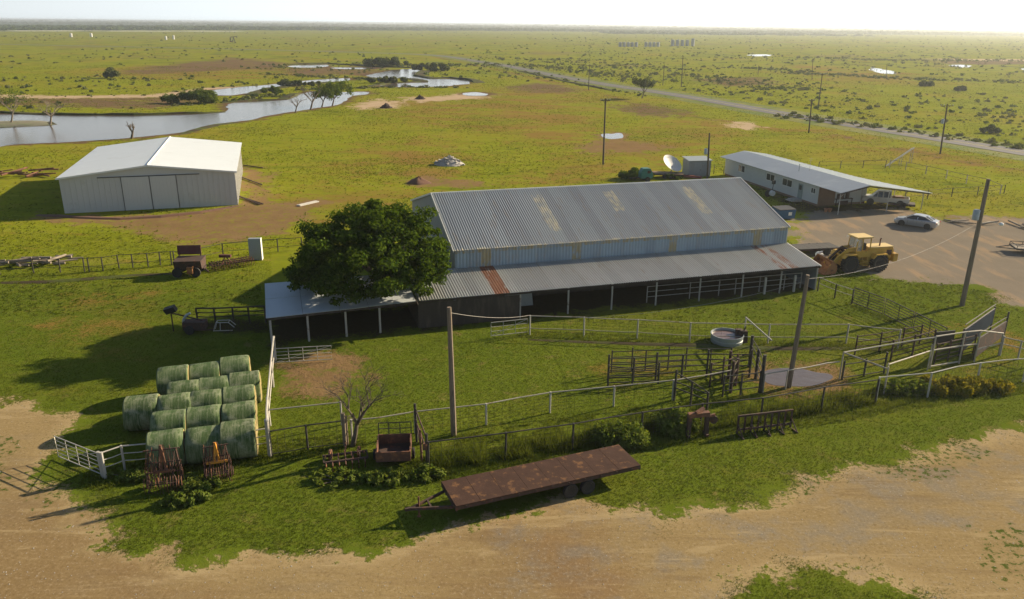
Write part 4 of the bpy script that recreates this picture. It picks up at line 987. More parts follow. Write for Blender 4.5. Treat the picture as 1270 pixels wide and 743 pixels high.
fence('single pale rail fence running across the pasture in front of the barn',[(657,415),(690,416),(724,417),(757,419),(790,420),(822,422),(855,424),(903,425),(952,426),(1000,426),(1049,426),(1080,430),(1113,433)],1.5,[1,.35],['white_pipe','grey_pipe','white_pipe','grey_pipe','white_pipe','grey_pipe','grey_pipe']+['grey_pipe']*6,'grey_white',posts=[0,2,4,6,8,10,12],mesh=.5)
gate('small white gate in front of the boarded barn bay, left of the thick white post',(609,419),(654,414),1.2,4,'white_pipe',2)
fence('low white rail from the barn front to the east gate',[(1014,361),(1035,370),(1056,377)],1.25,[1,.6],'dark_pipe','grey_pipe')
for k,(a,b_) in enumerate([((1057,377),(1094,391)),((1096,391.5),(1130,409)),((1132,410),(1170,430))]):
    gate(['dark seven-bar gate panel nearest the barn corner','middle dark bar gate panel of the run east of the barn','dark bar gate panel of the east run nearest the corral'][k],a,b_,1.45,7,'dark_pipe',1,r=.035,brace=False,name='panel_gate')
# ------------------------------------------------------------ cattle pens and chutes
def panel(label,pts,h,rails,m='dark_pipe',pr=.08,rr=.035,vs=True,cat='pen panel'):
    P_=[G(*p) for p in pts]; t=thing('pen_fence',label,cat,P_[0]); o=P_[0]; U=Vector((0,0,1))
    HH=h if isinstance(h,(list,tuple)) else [h]*len(P_)
    for p,hh in zip(P_,HH):
        b=MB(o); b.tube([p-U*.1,p+U*hh],pr,7); b.build('post',m,t,smooth=True)
    for z in rails:
        b=MB(o)
        for i in range(len(P_)-1): b.tube([P_[i]+U*min(z,HH[i]),P_[i+1]+U*min(z,HH[i+1])],rr,6)
        b.build('rail',m,t,smooth=True)
    return t
panel('dark steel pen panel with two upper rails beside the stock tank',[(754,474),(785,473),(813,471),(845,469),(876,467),(903,468),(929,468)],[1.95,1.7,1.95,1.7,1.95,1.7,1.95],[1.65,1.25,.85,.45],pr=.07)
panel('short dark pen panel at the near side of the cattle pens',[(754,479),(784,478),(816,476)],[1.5,1.2,1.5],[1.4,1.0,.6,.25],pr=.06)
panel('dark chute panel slanting toward the near fence between the weeds',[(836,497),(856,505),(876,513)],[2.1,1.7,1.4],[1.9,1.3,.9],pr=.07)
panel('heavy dark crossing panel of the chute between tank and puddle',[(929,455),(937,470),(943,487)],[2.3,2.1,2.6],[2.1,1.6,1.1,.6],pr=.11)
panel('dark uprights of the squeeze chute where the white rail ends',[(906,487),(912,478),(903,470)],[2.2,1.9,2.0],[1.8,1.2,.7],'rust_dark',pr=.10)
panel('dark low pen rail behind the puddle',[(1044,471),(1071,467),(1096,463)],[1.35,1.3,1.55],[1.1,.15],pr=.07)
panel('weathered dark panel between the white pipes of the far corral',[(1104,448),(1131,441),(1156,434)],[1.6,1.6,1.6],[1.5,1.1,.7,.35],'rust_dark',pr=.07)
def pipes(label,segs,m='white_pipe',r=.055,cat='pipe rack',name='pipe_frame_fence'):
    P0=segs[0][0]; o=Vector((P0[0],P0[1],0)); t=thing(name,label,cat,o)
    for k,s in enumerate(segs):
        b=MB(o); b.tube(s,r,7); v=abs((Vector(s[-1])-Vector(s[0])).normalized().z)>.8
        b.build('post' if v else 'rail',m,t,smooth=True)
    return t
def V3(px,py,z): 
    g=G(px,py); return Vector((g.x,g.y,z))
a,b1,c1,d1=(1153,457),(1189,451),(1208,449),(1238,441)
h=2.35
pipes('tall white pipe frame around the loading pen at the right of the corral',[[V3(*a,0),V3(*a,h)],[V3(*b1,0),V3(*b1,h)],[V3(*c1,0),V3(*c1,h)],[V3(*d1,0),V3(*d1,1.7)],[V3(*a,h),V3(*b1,h),V3(*c1,h),V3(*d1,1.7)],[V3(*a,1.35),V3(*b1,1.35),V3(*c1,1.35)],[V3(*c1,.95),V3(*d1,.95)],[V3(*a,.15),V3(*b1,.15)]],'grey_white',.055)
pipes('long white overhead rail leading from the pens toward the loading frame',[[V3(1041,470,0),V3(1041,470,1.9)],[V3(1041,470,1.9),V3(1088,462,1.95),V3(1128,459,2.2),V3(1153,457,2.3)],[V3(1041,470,1.9),V3(1096,489,1.75)],[V3(1096,489,0),V3(1096,489,1.9)]],'grey_white',.05)
pipes('lower white rail across the far corral at chest height',[[V3(1096,486,0),V3(1096,486,2.0)],[V3(1096,483,1.75),V3(1150,460,1.5)],[V3(1150,459,0),V3(1150,459,1.9)]],'grey_white',.045)
pipes('slanting bright white brace pipe beside the round stock tank',[[V3(922,424,1.9),V3(953,455,1.95)],[V3(922,424,0),V3(922,424,1.95)]],'white_pipe',.05)
pipes('white rail over the puddle joining the chute to the leaning pole',[[V3(946,487,1.3),V3(976,482,1.3),V3(1000,478,1.3),V3(1022,473,1.3),V3(1038,471,1.3)],[V3(946,487,0),V3(946,487,1.3)],[V3(974,483,0),V3(974,483,1.35)]],'grey_white',.045)

def chute_sheet(label,q,m,posts):
    o=q[0].copy(); o.z=0; t=thing('loading_chute_wall',label,'chute wall',o)
    b=MB(o); b.sheet(q,.04); b.build('sheet',m,t)
    for (p,hh) in posts:
        b=MB(o); b.tube([p,p+Vector((0,0,hh))],.07,7); b.build('post','dark_pipe',t)
    b=MB(o); b.tube([q[0]+Vector((0,0,.02)),q[1]+Vector((0,0,.02))],.05,6); b.tube([q[0]+Vector((0,0,.4)),q[1]+Vector((0,0,.35))],.035,6); b.build('rail','dark_pipe',t)
    return t
A=V3(1189,442,0);B=V3(1228,409,0);U=Vector((0,0,1))
chute_sheet('blue-grey sheet side of the loading chute with a sloping top',[A+U*2.0,B+U*1.75,B+U*.55,A+U*.15],'chute_grey',[(A,2.1),(B,1.9)])
A=V3(1207,447,0);B=V3(1242,428,0)
chute_sheet('rusty brown sheet side of the loading chute, outer of the two',[A+U*1.6,B+U*1.9,B+U*.8,A+U*.15],'rust_dark',[(A,1.2),(B,2.6)])
b=MB(); b.box((0,0,.0),(1.5,.1,.9)); o=b.build('dark_panel','black'); p=V3(1166,447,1.75); o.location=p; o.rotation_euler=(0,0,.25); tag(o,'small black rectangular board hung on the corral rails','board')
panel('second dark pen panel standing just behind the one by the stock tank',[(758,462),(783,461),(800,460),(828,459),(850,458),(880,458),(905,458)],[1.6,1.75,1.5,1.7,1.6,1.5,1.6],[1.5,1.1,.7,.3],pr=.05,rr=.03)
panel('short rusty alley panel running from the chute toward the puddle',[(880,480),(895,476),(912,470),(929,466)],[1.7,1.9,1.8,1.9],[1.6,1.2,.8,.4],'rust_dark',pr=.06)
panel('dark braced alley posts left of the leaning pole',[(896,492),(918,490),(941,487)],[1.5,1.5,1.5],[1.4,.9,.4],pr=.06)
panel('dark cross panel in the far corral behind the white overhead rail',[(1060,440),(1090,436),(1118,430),(1140,426)],[1.5,1.5,1.5,1.5],[1.4,1.0,.6],'rust_dark',pr=.06)
panel('rusty inner alley panel beside the loading frame',[(1158,452),(1175,448),(1192,444),(1206,440)],[1.6,1.6,1.6,1.6],[1.5,1.2,.9,.6,.3],'rust_dark',pr=.05)
panel('weathered pipe panel leading from the loading chute to the right edge',[(1240,441),(1262,446),(1285,452)],[1.5,1.4,1.4],[1.4,.9],'grey_pipe',pr=.06)
# ------------------------------------------------------------ stock tank, feeder, farm junk
def stock_tank():
    p=V3(901,424,0); t=thing('stock_tank','round galvanised stock tank full of brown water in front of the barn','stock tank',p)
    b=MB(); prof=[(1.12,0),(1.14,.04),(1.16,.3),(1.14,.32),(1.17,.6),(1.20,.62),(1.20,.66),(1.14,.66),(1.11,.1)]
    b.lathe(prof,(0,0,0),'z',36); b.build('tub','galv',t,smooth=True)
    b=MB(); b.lathe([(1.11,.50),(.02,.505)],(0,0,0),'z',30); b.build('brown_water','tankwater',t)
    b=MB(); b.box((.95,.4,.72),(.45,.35,.3)); b.tube([(1.1,.4,.0),(1.1,.4,.8)],.04,6); b.build('float_valve','rust_dark',t)
stock_tank()
o=MB(); o.box((0,0,.45),(.6,.5,.9),taper=.8); o.tube([(0,0,.8),(.1,0,1.25)],.06,6); q=o.build('water_trough_pump','rust_dark'); q.location=V3(921,424,0); tag(q,'small dark rusted pump box at the right rim of the stock tank','pump')
def feeder():
    a=G(914,538);b_=G(980,530); t=thing('hay_rack','dark steel hay rack with upright bars standing on the grass outside the near fence','rack',a)
    U=Vector((0,0,1)); d=(b_-a); n=Vector((-d.y,d.x,0)).normalized()
    for k in range(9):
        q=a+d*k/8; b=MB(a); b.beam(q,q+U*1.15,.09,.09); b.build('upright','rust_dark',t)
    for z in(1.12,.25):
        b=MB(a); b.beam(a+U*z,b_+U*z,.09,.10); b.build('rail','rust_dark',t)
    b=MB(a)
    for k in(0,2,4,6,8): q=a+d*k/8; b.beam(q,q-n*.75+U*.05,.07); b.beam(q+U*.6,q-n*.7+U*.05,.05)
    b.build('foot','rust_dark',t)
feeder()
def arch():
    p=V3(864,541,0); t=thing('rusty_implement_frame','rusty arched implement frame like an upside-down U in the weeds by the near fence','implement',p,.15)
    b=MB(); 
    for s in(-1,1): b.beam((s*.55,0,0),(s*.5,0,1.35),.22,.22); b.beam((s*.55,-.25,.1),(s*.55,.35,.1),.16)
    b.build('leg','rust_dark',t)
    b=MB(); b.beam((-.62,0,1.35),(.62,0,1.4),.28,.25); b.beam((-.2,-.1,1.5),(.35,.2,1.62),.18); b.tube([(.5,0,1.2),(1.0,.1,1.25)],.09,8); b.build('crossbeam','rust',t)
    b=MB(); b.lathe([(.05,-.1),(.24,-.08),(.24,.08),(.05,.1)],(.95,.1,.95),'y',14); b.build('pulley','rust_dark',t)
arch()
def rake(label,p,rz,hh,m,m2,k,n=9):
    r=random.Random(k); t=thing('folding_harrow' if k==1 else 'tined_cultivator',label,'implement',p,rz); W2=.85 if k==1 else .62
    b=MB()
    for s in(-1,1):
        b.beam((s*W2,0,.15),(s*W2*.75,.1,hh*.9),.05,.05); b.beam((s*W2*.5,.3,.1),(s*.08,.15,hh*.97),.05); b.beam((s*W2*.9,-.45,.1),(s*.25,0,hh*.62),.045); b.beam((s*.3,-.3,.3),(s*W2*.7,.0,hh*.85),.04)
    for z in(.35,.9,hh*.6,hh*.88): b.beam((-W2,.05,z),(W2,.05,z+.04),.05)
    b.beam((-W2*.8,-.4,.5),(W2*.8,-.4,.55),.05); b.beam((-W2*.8,-.4,.5),(-W2,.05,.9),.04); b.beam((W2*.8,-.4,.5),(W2,.05,.9),.04)
    b.build('frame','rust_dark',t)
    b=MB()
    for j in range(n+5):
        x=-W2+2*W2*j/(n+4); y=r.uniform(-.1,.1)
        b.tube([(x,y-.1,r.uniform(.03,.2)),(x+r.uniform(-.05,.05),y+.02,hh*.45),(x*.8+r.uniform(-.06,.06),y+.05,hh*r.uniform(.7,.98))],.02,4)
        b.tube([(x,-.35+y,.9),(x+r.uniform(-.08,.08),-.6+y,.55),(x,-.42+y,.04)],.018,4)
        b.tube([(x,.05,.95),(x+r.uniform(-.1,.1),-.25,1.15),(x,-.1,1.35)],.016,4)
    b.build('tines',m2,t)
    b=MB(); b.beam((-.12,-.05,1.0),(0,0,hh),.09); b.beam((.12,-.05,1.0),(0,0,hh),.09); b.beam((-.5,-.1,1.05),(.5,-.1,1.05),.12); b.build('mast',m,t)
    for s in(-1,1):
        b=MB(); b.lathe([(.03,-.03),(.24,-.02),(.24,.02),(.03,.03)],(s*(W2+.06),.2,.26),'x',14); b.build('gauge_wheel','rust_dark',t)
rake('tall spiky rusted harrow folded upright in the weeds in front of the bales',V3(207,606,0),.2,2.45,'rust','rust',1)
rake('orange and rusty cultivator standing upright in the weeds, right of the taller harrow',V3(272,594,0),.3,2.1,'orange','rust',2,7)
def cultivator():
    a=V3(402,580,0); b_=V3(456,573,0); t=thing('row_cultivator','low rusted row cultivator lying in weeds in front of the bare tree','implement',a); d=b_-a; n=Vector((-d.y,d.x,0)).normalized(); U=Vector((0,0,1))
    b=MB(a)
    for s,z in((-.3,.45),(.3,.5)): b.beam(a+n*s+U*z,b_+n*s+U*z,.1)
    for k in range(7): q=a+d*k/6; b.beam(q-n*.35+U*.47,q+n*.4+U*.5,.07)
    b.build('tool_bar','rust_dark',t)
    for k in range(7):
        q=a+d*(k+.3)/6.8; b=MB(a); b.tube([q-n*.3+U*.45,q-n*.6+U*.4,q-n*.55+U*.05,q-n*.4+U*.02],.035,5); b.beam(q+U*.5,q+U*(.75+.1*(k%2)),.05); b.build('shank','rust',t)
    b=MB(a)
    for k in(1,5): q=a+d*k/6; b.lathe([(.03,-.05),(.3,-.05),(.3,.05),(.03,.05)],q+n*.7+U*.3,'x',14)
    b.beam(a+d*.5+n*.3+U*.5,a+d*.55+n*1.0+U*.75,.07); b.build('gauge_wheels','rust',t)
cultivator()
def cart():
    p=(V3(474,581,0)+V3(507,581,0)+V3(504,553,0)+V3(472,556,0))/4; t=thing('box_cart','small open rusty box cart with a rail at the back, right of the bare tree','cart',p,.1)
    b=MB(); L,Wd,h=1.75,1.9,.62
    b.box((0,0,.32),(L,Wd,.05)); b.build('floor','rust_dark',t)
    b=MB(); 
    for s in(-1,1): b.box((s*L/2,0,h),(.06,Wd+.06,.55)); b.box((0,s*Wd/2,h),(L-.06,.06,.55))
    b.build('sides','rust',t)
    b=MB(); b.box((-.5,-.55,.40),(.6,.7,.1)); b.build('rusty_plate','bucket',t)
    b=MB()
    for x in(-.85,-.3,.3,.9): b.tube([(x,Wd/2+.08,.2),(x,Wd/2+.08,1.55)],.03,5)
    b.tube([(-.85,Wd/2+.08,1.55),(.9,Wd/2+.08,1.55)],.03,5); b.tube([(-.85,Wd/2+.08,1.2),(.9,Wd/2+.08,1.2)],.025,5); b.build('back_rail','dark_pipe',t)
    for s in(-1,1): wheel(t,(s*(L/2+.14),-.1,.3),.3,.16,'rust',axis='x')
cart()
def hframe():
    p=V3(524,574,0); t=thing('brace_frame','dark leaning braced corner posts at the left end of the near mesh fence','fence brace',p)
    def q(px,py,z): v=V3(px,py,z); return v
    b=MB(p); b.tube([q(517,548,0),q(516,548,2.35)],.075,7); b.build('post','dark_pipe',t)
    b=MB(p); b.tube([q(530,580,0),q(530,580,2.0)],.075,7); b.build('post','dark_pipe',t)
    b=MB(p); b.tube([q(523,572,0),q(522,572,1.9)],.06,7); b.build('post','rust',t)
    b=MB(p); b.tube([q(516,548,2.1),q(530,580,1.75)],.045,6); b.tube([q(516,548,1.4),q(530,580,1.0)],.045,6); b.tube([q(517,548,1.2),q(524,572,.5)],.04,6); b.build('rail','rust_dark',t)
    b=MB(p); b.box(q(529,580,1.25),(.3,.25,.3)); b.build('hinge_plate','rust',t)
hframe()
def cornerpost():
    p=V3(335,566,0); t=thing('corner_post','tall thick grey corner post where the pen fences meet beside the bales','post',p)
    b=MB(p); b.tube([p-Vector((0,0,.2)),p+Vector((0,0,2.15))],.12,9); b.build('shaft','grey_white',t,smooth=True)
    b=MB(p); b.lathe([(.13,2.15),(.10,2.22),(.03,2.25)],p,'z',10); b.build('cap','grey_pipe',t)
cornerpost()
b=MB(); o=V3(428,553,0); b=MB(o); b.tube([o,o+Vector((0,0,2.0))],.11,8); b.tube([o+Vector((.14,.1,0)),o+Vector((.14,.1,1.8))],.05,6); q=b.build('wooden_post','pole',smooth=True); q.location=o; tag(q,'thick pale wooden gatepost just left of the bare tree trunk','post')
# left background yard
fence('dark wire and post fence running across the far side of the left pasture',[(-60,345),(0,341),(42,339),(75,338),(105,337),(111,337),(128,336),(148,333),(165,332),(184,331),(199,329),(213,328.5),(217,328.5),(250,324),(277,318),(318,314),(345,312),(375,310)],1.3,[1,.4],'dark_pipe','dark_pipe',pr=.06,rr=.03)
def logs(label,a,b_,n,r,L,seed,m,name,cat,hgt=1.):
    rr_=random.Random(seed); A=V3(*a,0);B=V3(*b_,0); t=thing(name,label,cat,A); ang0=math.atan2((B-A).y,(B-A).x)
    for k in range(n):
        q=A.lerp(B,rr_.random()); lay=rr_.random()*hgt; an=ang0+rr_.uniform(-.5,.5)*(1 if rr_.random()<.7 else 3); l=L*rr_.uniform(.4,1); d=Vector((math.cos(an),math.sin(an),rr_.uniform(-.06,.12)))*l/2
        q=q+Vector((rr_.uniform(-.4,.4),rr_.uniform(-.9,.9),r+lay+abs(d.z)))
        b=MB(A); b.tube([q-d,q+d],r*rr_.uniform(.6,1.1),6); b.build(m[1],m[0],t)
    return t
logs('heap of rusty pipes and beams lying on the grass left of the pale shed',(-40,222),(60,218),26,.12,5.,5,('rust','pipe'),'scrap_heap','scrap heap',.7)
logs('row of weathered timbers stacked slantwise along the left pasture fence',(-30,333),(88,325),34,.13,2.6,9,('timber','timber'),'timber_pile','timber pile',.45)
def wagon():
    p=V3(236,340,0); t=thing('manure_spreader','dark rusty box wagon with raised rear board beside the left pasture fence','wagon',p,.12)
    b=MB(); b.prism([(-.75,.7),(.75,.7),(1.0,1.5),(-1.0,1.5)],'x',-1.1,1.3); b.build('box','rust_dark',t)
    b=MB(); b.box((-.1,.98,2.05),(2.1,.08,.85),rx=-.1); b.beam((-1.0,.9,.8),(-1.05,.95,2.3),.08); b.beam((.9,.9,.8),(.9,.95,2.3),.08); b.build('rear_board','red_dark',t)
    b=MB(); b.box((.1,0,.62),(2.6,.9,.14)); b.beam((1.3,0,.6),(1.9,-.9,.45),.1); b.build('chassis','rust_dark',t)
    for x in(-.85,.75):
        for y in(-.95,.9): wheel(t,(x,y,.45),.45,.22,'red')
    b=MB(); b.box((.35,-1.15,.7),(.5,.3,.6)); b.tube([(.3,-1.2,.3),(.7,-1.35,1.1)],.05,6); b.build('gearbox','bucket',t)
wagon()
def slab():
    p=V3(318,322,0); t=thing('upright_tank_panel','tall pale grey upright steel panel standing by the left pasture fence','panel',p,.1)
    b=MB(); b.box((0,0,1.08),(1.15,.5,2.15)); b.build('casing','galv',t,bevel=.03)
    b=MB(); b.box((.6,-.02,1.08),(.05,.56,2.2)); b.build('side_edge','trim',t)
    b=MB(); b.box((0,-.26,1.2),(.3,.04,.3)); b.build('hatch','galv',t)
slab()
def harrow():
    a=V3(262,335,0);b_=V3(312,327,0); t=thing('drag_harrow','low rusty spring-tooth harrow between the box wagon and the pale upright panel','implement',a); U=Vector((0,0,1)); d=b_-a; n=Vector((-d.y,d.x,0)).normalized()
    b=MB(a)
    for s in(-.6,0,.6): b.beam(a+n*s+U*.5,b_+n*s+U*.55,.08)
    for k in range(6): q=a+d*k/5; b.beam(q-n*.7+U*.52,q+n*.7+U*.52,.06)
    b.build('frame','rust_dark',t)
    b=MB(a)
    for k in range(16):
        for s in(-.6,0,.6): q=a+d*k/15+n*s; b.tube([q+U*.5,q+U*.75-n*.15,q-n*.3+U*.3,q+U*.03],.025,4)
    b.build('spring_teeth','rust',t)
    b=MB(a); q=a+d*.25; b.beam(q+U*.5-n*.4,q+d*.12+U*1.15,.07); b.beam(q+d*.24+U*.5-n*.4,q+d*.12+U*1.15,.07); b.box(q+d*.12+U*1.15,(1.1,.3,.25)); b.build('hitch_mast','red_dark',t)
harrow()
def hayrig():
    p=V3(233,412,0); t=thing('grain_auger','dark machine with a square hood on a stalk, left of the open shelter','implement',p,.1)
    b=MB(); b.box((-1.1,.2,1.75),(.9,.35,.45),rx=.35,rz=-.25,ry=-.35); b.build('hood','black',t)
    b=MB(); b.tube([(-1.1,.25,0),(-1.1,.25,1.6)],.05,6); b.beam((-1.1,.2,1.5),(1.2,0,.9),.08); b.build('stalk','rust_dark',t)
    b=MB(); b.tube([(-.25,0,.5),(-.2,0,1.0),(.05,0,1.35),(.35,0,1.5)],.10,8); b.build('curved_spout','galv',t,smooth=True)
    b=MB(); b.box((.6,0,.6),(1.6,.9,.6)); b.beam((0,-.4,.3),(2.0,-.4,.3),.08); b.build('body','rust_dark',t)
    for s in(-1,1): wheel(t,(.3,s*.55,.35),.35,.16,'rust')
hayrig()
b=MB(); o=V3(216,410,0)
fence('low dark board fence in the shade running left from the open shelter',[(246,403),(268,403),(290,402),(310,401),(330,400)],1.35,[1,.75,.5],'dark_wood','dark_wood',pr=.07,rr=.06)
def frame():
    p=V3(275,411,0); t=thing('tube_frame','small pale bent-pipe frame lying in the shade left of the open shelter','frame',p,.1)
    b=MB(); b.tube([(-.6,0,.03),(-.35,0,.7),(.55,0,.7),(.95,0,.3)],.035,6); b.tube([(-.6,.5,.03),(-.35,.5,.7),(.55,.5,.7),(.95,.5,.3)],.035,6); b.tube([(-.35,0,.7),(-.35,.5,.7)],.03,5); b.tube([(.55,0,.7),(.55,.5,.7)],.03,5); b.tube([(-.55,0,.06),(.8,0,.06)],.03,5); b.tube([(-.1,0,.06),(-.05,0,.7)],.03,5); b.build('pipes','white_pipe',t)
frame()
# rubble, soil mound, plank
def heap(name,label,cat,c,rx,ry,h,m,seed,stones=0,sm='stone'):
    t=thing(name,label,cat,c); b=MB(); n=22; rings=7; vs=[];fs=[]
    for i in range(rings+1):
        f=i/rings
        for k in range(n):
            a=2*PI*k/n; nz=1+.3*mnoise.noise(Vector((math.cos(a)*1.7,math.sin(a)*1.7,seed+f)))
            vs.append((math.cos(a)*rx*(1-f)*nz,math.sin(a)*ry*(1-f)*nz,h*(f**.8)*(1+.25*mnoise.noise(Vector((a*2,f*3,seed))))-.05))
    for i in range(rings):
        for k in range(n): fs.append((i*n+k,i*n+(k+1)%n,(i+1)*n+(k+1)%n,(i+1)*n+k))
    b.add(vs,fs); b.build('mound',m,t,smooth=True)
    if stones:
        r=random.Random(seed); b=MB()
        for k in range(stones):
            a=r.random()*2*PI; f=r.random()**.6; x,y=math.cos(a)*rx*f,math.sin(a)*ry*f; s=r.uniform(.15,.5)
            b.box((x,y,h*(1-f)+s*.2),(s,s*r.uniform(.5,1),s*r.uniform(.3,.7)),rz=r.random()*3,rx=r.uniform(-.6,.6),ry=r.uniform(-.6,.6),taper=r.uniform(.6,1))
        b.build('rubble',sm,t)
heap('rubble_heap','pale grey heap of broken concrete in the pasture between the shed and the barn','rubble heap',V3(557,204,0),2.6,1.9,1.4,'stone',3,110)
heap('soil_mound','low dark red soil mound in the grass just behind the left end of the barn','soil mound',V3(519,227,0),1.9,1.5,.95,'soil',5)
heap('brush_pile','dark brush pile on the pale sand left of the other one, near the river bend','brush pile',V3(479,134,0),1.6,1.4,1.3,'rust_dark',7,60,'rust_dark')
heap('brush_pile','dark brush pile on pale sand, the farther one near the river bend','brush pile',V3(521,123,0),1.6,1.4,1.2,'rust_dark',8,60,'rust_dark')
b=MB(); b.box((0,0,.08),(3.2,.7,.12)); b.box((0,0,.16),(3.0,.08,.06)); o=b.build('pale_board','plank_pale'); o.location=V3(382,253,0); o.rotation_euler=(0,0,1.0); tag(o,'bleached board lying on the bare soil between the pale shed and the tree','board')
for k,(a,b_,lb) in enumerate([((302,206),(326,209),'farthest rusty pole lying on the bare soil right of the pale shed'),((300,221),(325,230),'middle rusty pole lying on the soil right of the pale shed'),((294,244),(326,254),'nearest of the long dark pipes lying on the soil right of the pale shed')]):
    A=V3(*a,.15);B=V3(*b_,.12); bb=MB(A); bb.tube([A,B],.09,6); 
    if k==2: bb.tube([A+Vector((.4,-.4,-.02)),B+Vector((-.3,-.3,0))],.07,6)
    o=bb.build('scrap_pipe','rust_dark'); o.location=A; tag(o,lb,'pipe')
# ------------------------------------------------------------ behind the barn
def dish():
    p=V3(832,219,0); t=thing('satellite_dish','large pale satellite dish on a post behind the barn','satellite dish',p)
    ax=Vector((.35,-.42,.62)).normalized(); q=ax.to_track_quat('Z','Y').to_matrix(); c=Vector((0,0,1.95)); b=MB(); n=26; vs=[];fs=[];R_=1.65
    prof=[(R_*i/6,(R_*i/6)**2/(4*1.3)) for i in range(7)]
    for side in(0,1):
        for r_,z_ in (prof if side==0 else prof[::-1]):
            for k in range(n):
                a=2*PI*k/n; vs.append(c+q@Vector((math.cos(a)*max(r_,.01),math.sin(a)*max(r_,.01),z_-(.04 if side else 0)-.3)))
    m_=14
    for i in range(m_-1):
        for k in range(n): fs.append((i*n+k,i*n+(k+1)%n,(i+1)*n+(k+1)%n,(i+1)*n+k))
    b.add(vs,fs); b.build('reflector','dish',t,smooth=True)
    b=MB(); b.tube([(0,0,0),(0,0,1.6)],.09,8); b.build('post','grey_pipe',t)
    b=MB(); f=c+ax*1.2
    for k in range(3):
        a=2*PI*k/3; b.tube([c+q@Vector((math.cos(a)*R_*.9,math.sin(a)*R_*.9,.2)),f],.02,4)
    b.lathe([(.09,-.1),(.11,.1)],f,'z',10); b.build('feed_horn','grey_pipe',t)
dish()
def gshed():
    p=V3(867,219,0); t=thing('storage_shed','small plain grey storage shed between the satellite dish and the house','shed',p,.2)
    b=MB(); b.box((0,1.2,1.2),(3.6,2.4,2.4)); b.build('walls','grey_shed',t)
    b=MB(); b.sheet([(-1.95,-.2,2.42),(1.95,-.2,2.42),(1.95,2.6,2.7),(-1.95,2.6,2.7)],-.06); b.build('roof','galv',t)
    b=MB(); b.box((-.4,-.04,1.05),(1.1,.05,2.0)); d=b.build('door','grey_shed',t); b=MB(); b.box((.05,-.09,1.05),(.05,.05,.15)); b.build('handle','chrome',d)
    b=MB()
    for k in range(9): b.box((-1.75+k*.437,-.02,1.2),(.04,.03,2.35))
    b.build('wall_ribs','grey_shed',t)
gshed()
def tealrig():
    p=V3(800,225,0); t=thing('baler','teal and dark green farm machine parked behind the barn roof','implement',p,.2)
    b=MB(); b.box((0,0,1.0),(1.8,1.3,.9)); b.prism([(-.9,1.4),(.9,1.4),(.5,2.0),(-.6,2.0)],'y',-.6,.6); b.build('body','teal',t,bevel=.04)
    b=MB(); b.box((.3,-.68,1.5),(.5,.05,.4)); b.beam((-.9,0,.6),(-2.4,.2,.5),.1); b.build('drawbar','rust_dark',t)
    for s in(-1,1): wheel(t,(.1,s*.8,.4),.4,.22,'teal')
tealrig()
flat_trailer('flat_trailer','low red-brown flat trailer parked behind the barn beside the satellite dish',(lambda p:(p.x,p.y,0))(V3(820,220,0)),math.radians(-8),6.5,2.2,.75,(.5,1.4),'brown_board')
b=MB(); b.box((0,0,.25),(4.5,.9,.12)); b.box((0,.2,.38),(4.3,.6,.12)); o=b.build('board_stack','red'); o.location=V3(852,221,0); o.rotation_euler=(0,0,-.5); tag(o,'stack of faded red boards lying between the satellite dish and the grey shed','boards')
fence('thin wire fence in the gap between the grey shed and the house',[(885,216),(897,217),(908,218),(925,216)],1.3,[1,.5],'dark_pipe','dark_pipe',pr=.05,rr=.02)
def dumpster():
    p=V3(971,271,0); t=thing('dumpster','blue steel dumpster with a white notice in the shade between barn and house','dumpster',p,.25)
    b=MB(); b.prism([(-.75,.12),(.75,.12),(.95,1.3),(-.9,1.2)],'x',-1.1,1.1); b.build('bin','blue',t,bevel=.02)
    b=MB(); b.sheet([(-1.12,-.93,1.24),(1.12,-.93,1.24),(1.12,.97,1.34),(-1.12,.97,1.34)],-.05); b.build('lid','black',t)
    b=MB(); b.box((.35,-.86,.75),(.45,.03,.4),rx=.0); b.build('notice','trim',t)
    for s in(-1,1): b=MB(); b.box((s*1.16,-.1,.85),(.12,1.0,.14)); b.build('lift_pocket','blue',t)
dumpster()
def reel():
    p=V3(955,244,0); t=thing('hose_cart','dark two-wheeled cart with a pale round drum, by the house wall','cart',p,.4)
    wheel(t,(-.4,0,.5),.5,.15,'black'); b=MB(); b.lathe([(.02,-.25),(.36,-.22),(.36,.22),(.02,.25)],(0,-.35,.55),'y',18); b.build('drum','trim',t)
    b=MB(); b.box((.35,.1,.6),(.6,.5,.6)); b.tube([(.35,.1,.9),(.45,.1,1.9)],.05,6); b.box((.45,.1,1.95),(.4,.3,.5)); b.build('frame','black',t)
reel()
def grill():
    p=V3(1024,263,0); t=thing('clay_pots','pair of terracotta pots standing at the end wall of the house','pots',p)
    for dx in(0,.5):
        b=MB(); b.lathe([(.14,0),(.24,.38),(.27,.4),(.27,.46),(.2,.46),(.15,.2)],(dx,0,0),'z',14); b.build('pot','pot',t,smooth=True)
grill()
def smoker():
    p=V3(1044,254,0); t=thing('work_bench','dark cluttered work bench under the carport against the boarded house end','bench',p,.28)
    b=MB(); b.box((0,0,.85),(2.6,.8,.08)); 
    for x in(-1.2,1.2):
        for y in(-.33,.33): b.box((x,y,.42),(.09,.09,.82))
    b.build('bench','dark_wood',t)
    b=MB(); b.box((-.5,0,1.2),(.9,.6,.6)); b.lathe([(.3,0),(.3,.7)],(.6,0,.9),'z',14); b.box((.1,.1,.3),(1.4,.5,.5)); b.build('clutter','rust_dark',t)
smoker()
flat_trailer('utility_trailer','dark low trailer with timbers parked at the outer edge of the carport',(lambda p:(p.x,p.y,0))(V3(1117,257,0)),math.radians(157+180),3.2,1.6,.62,(.2,),'dark_wood',tongue=1.2)
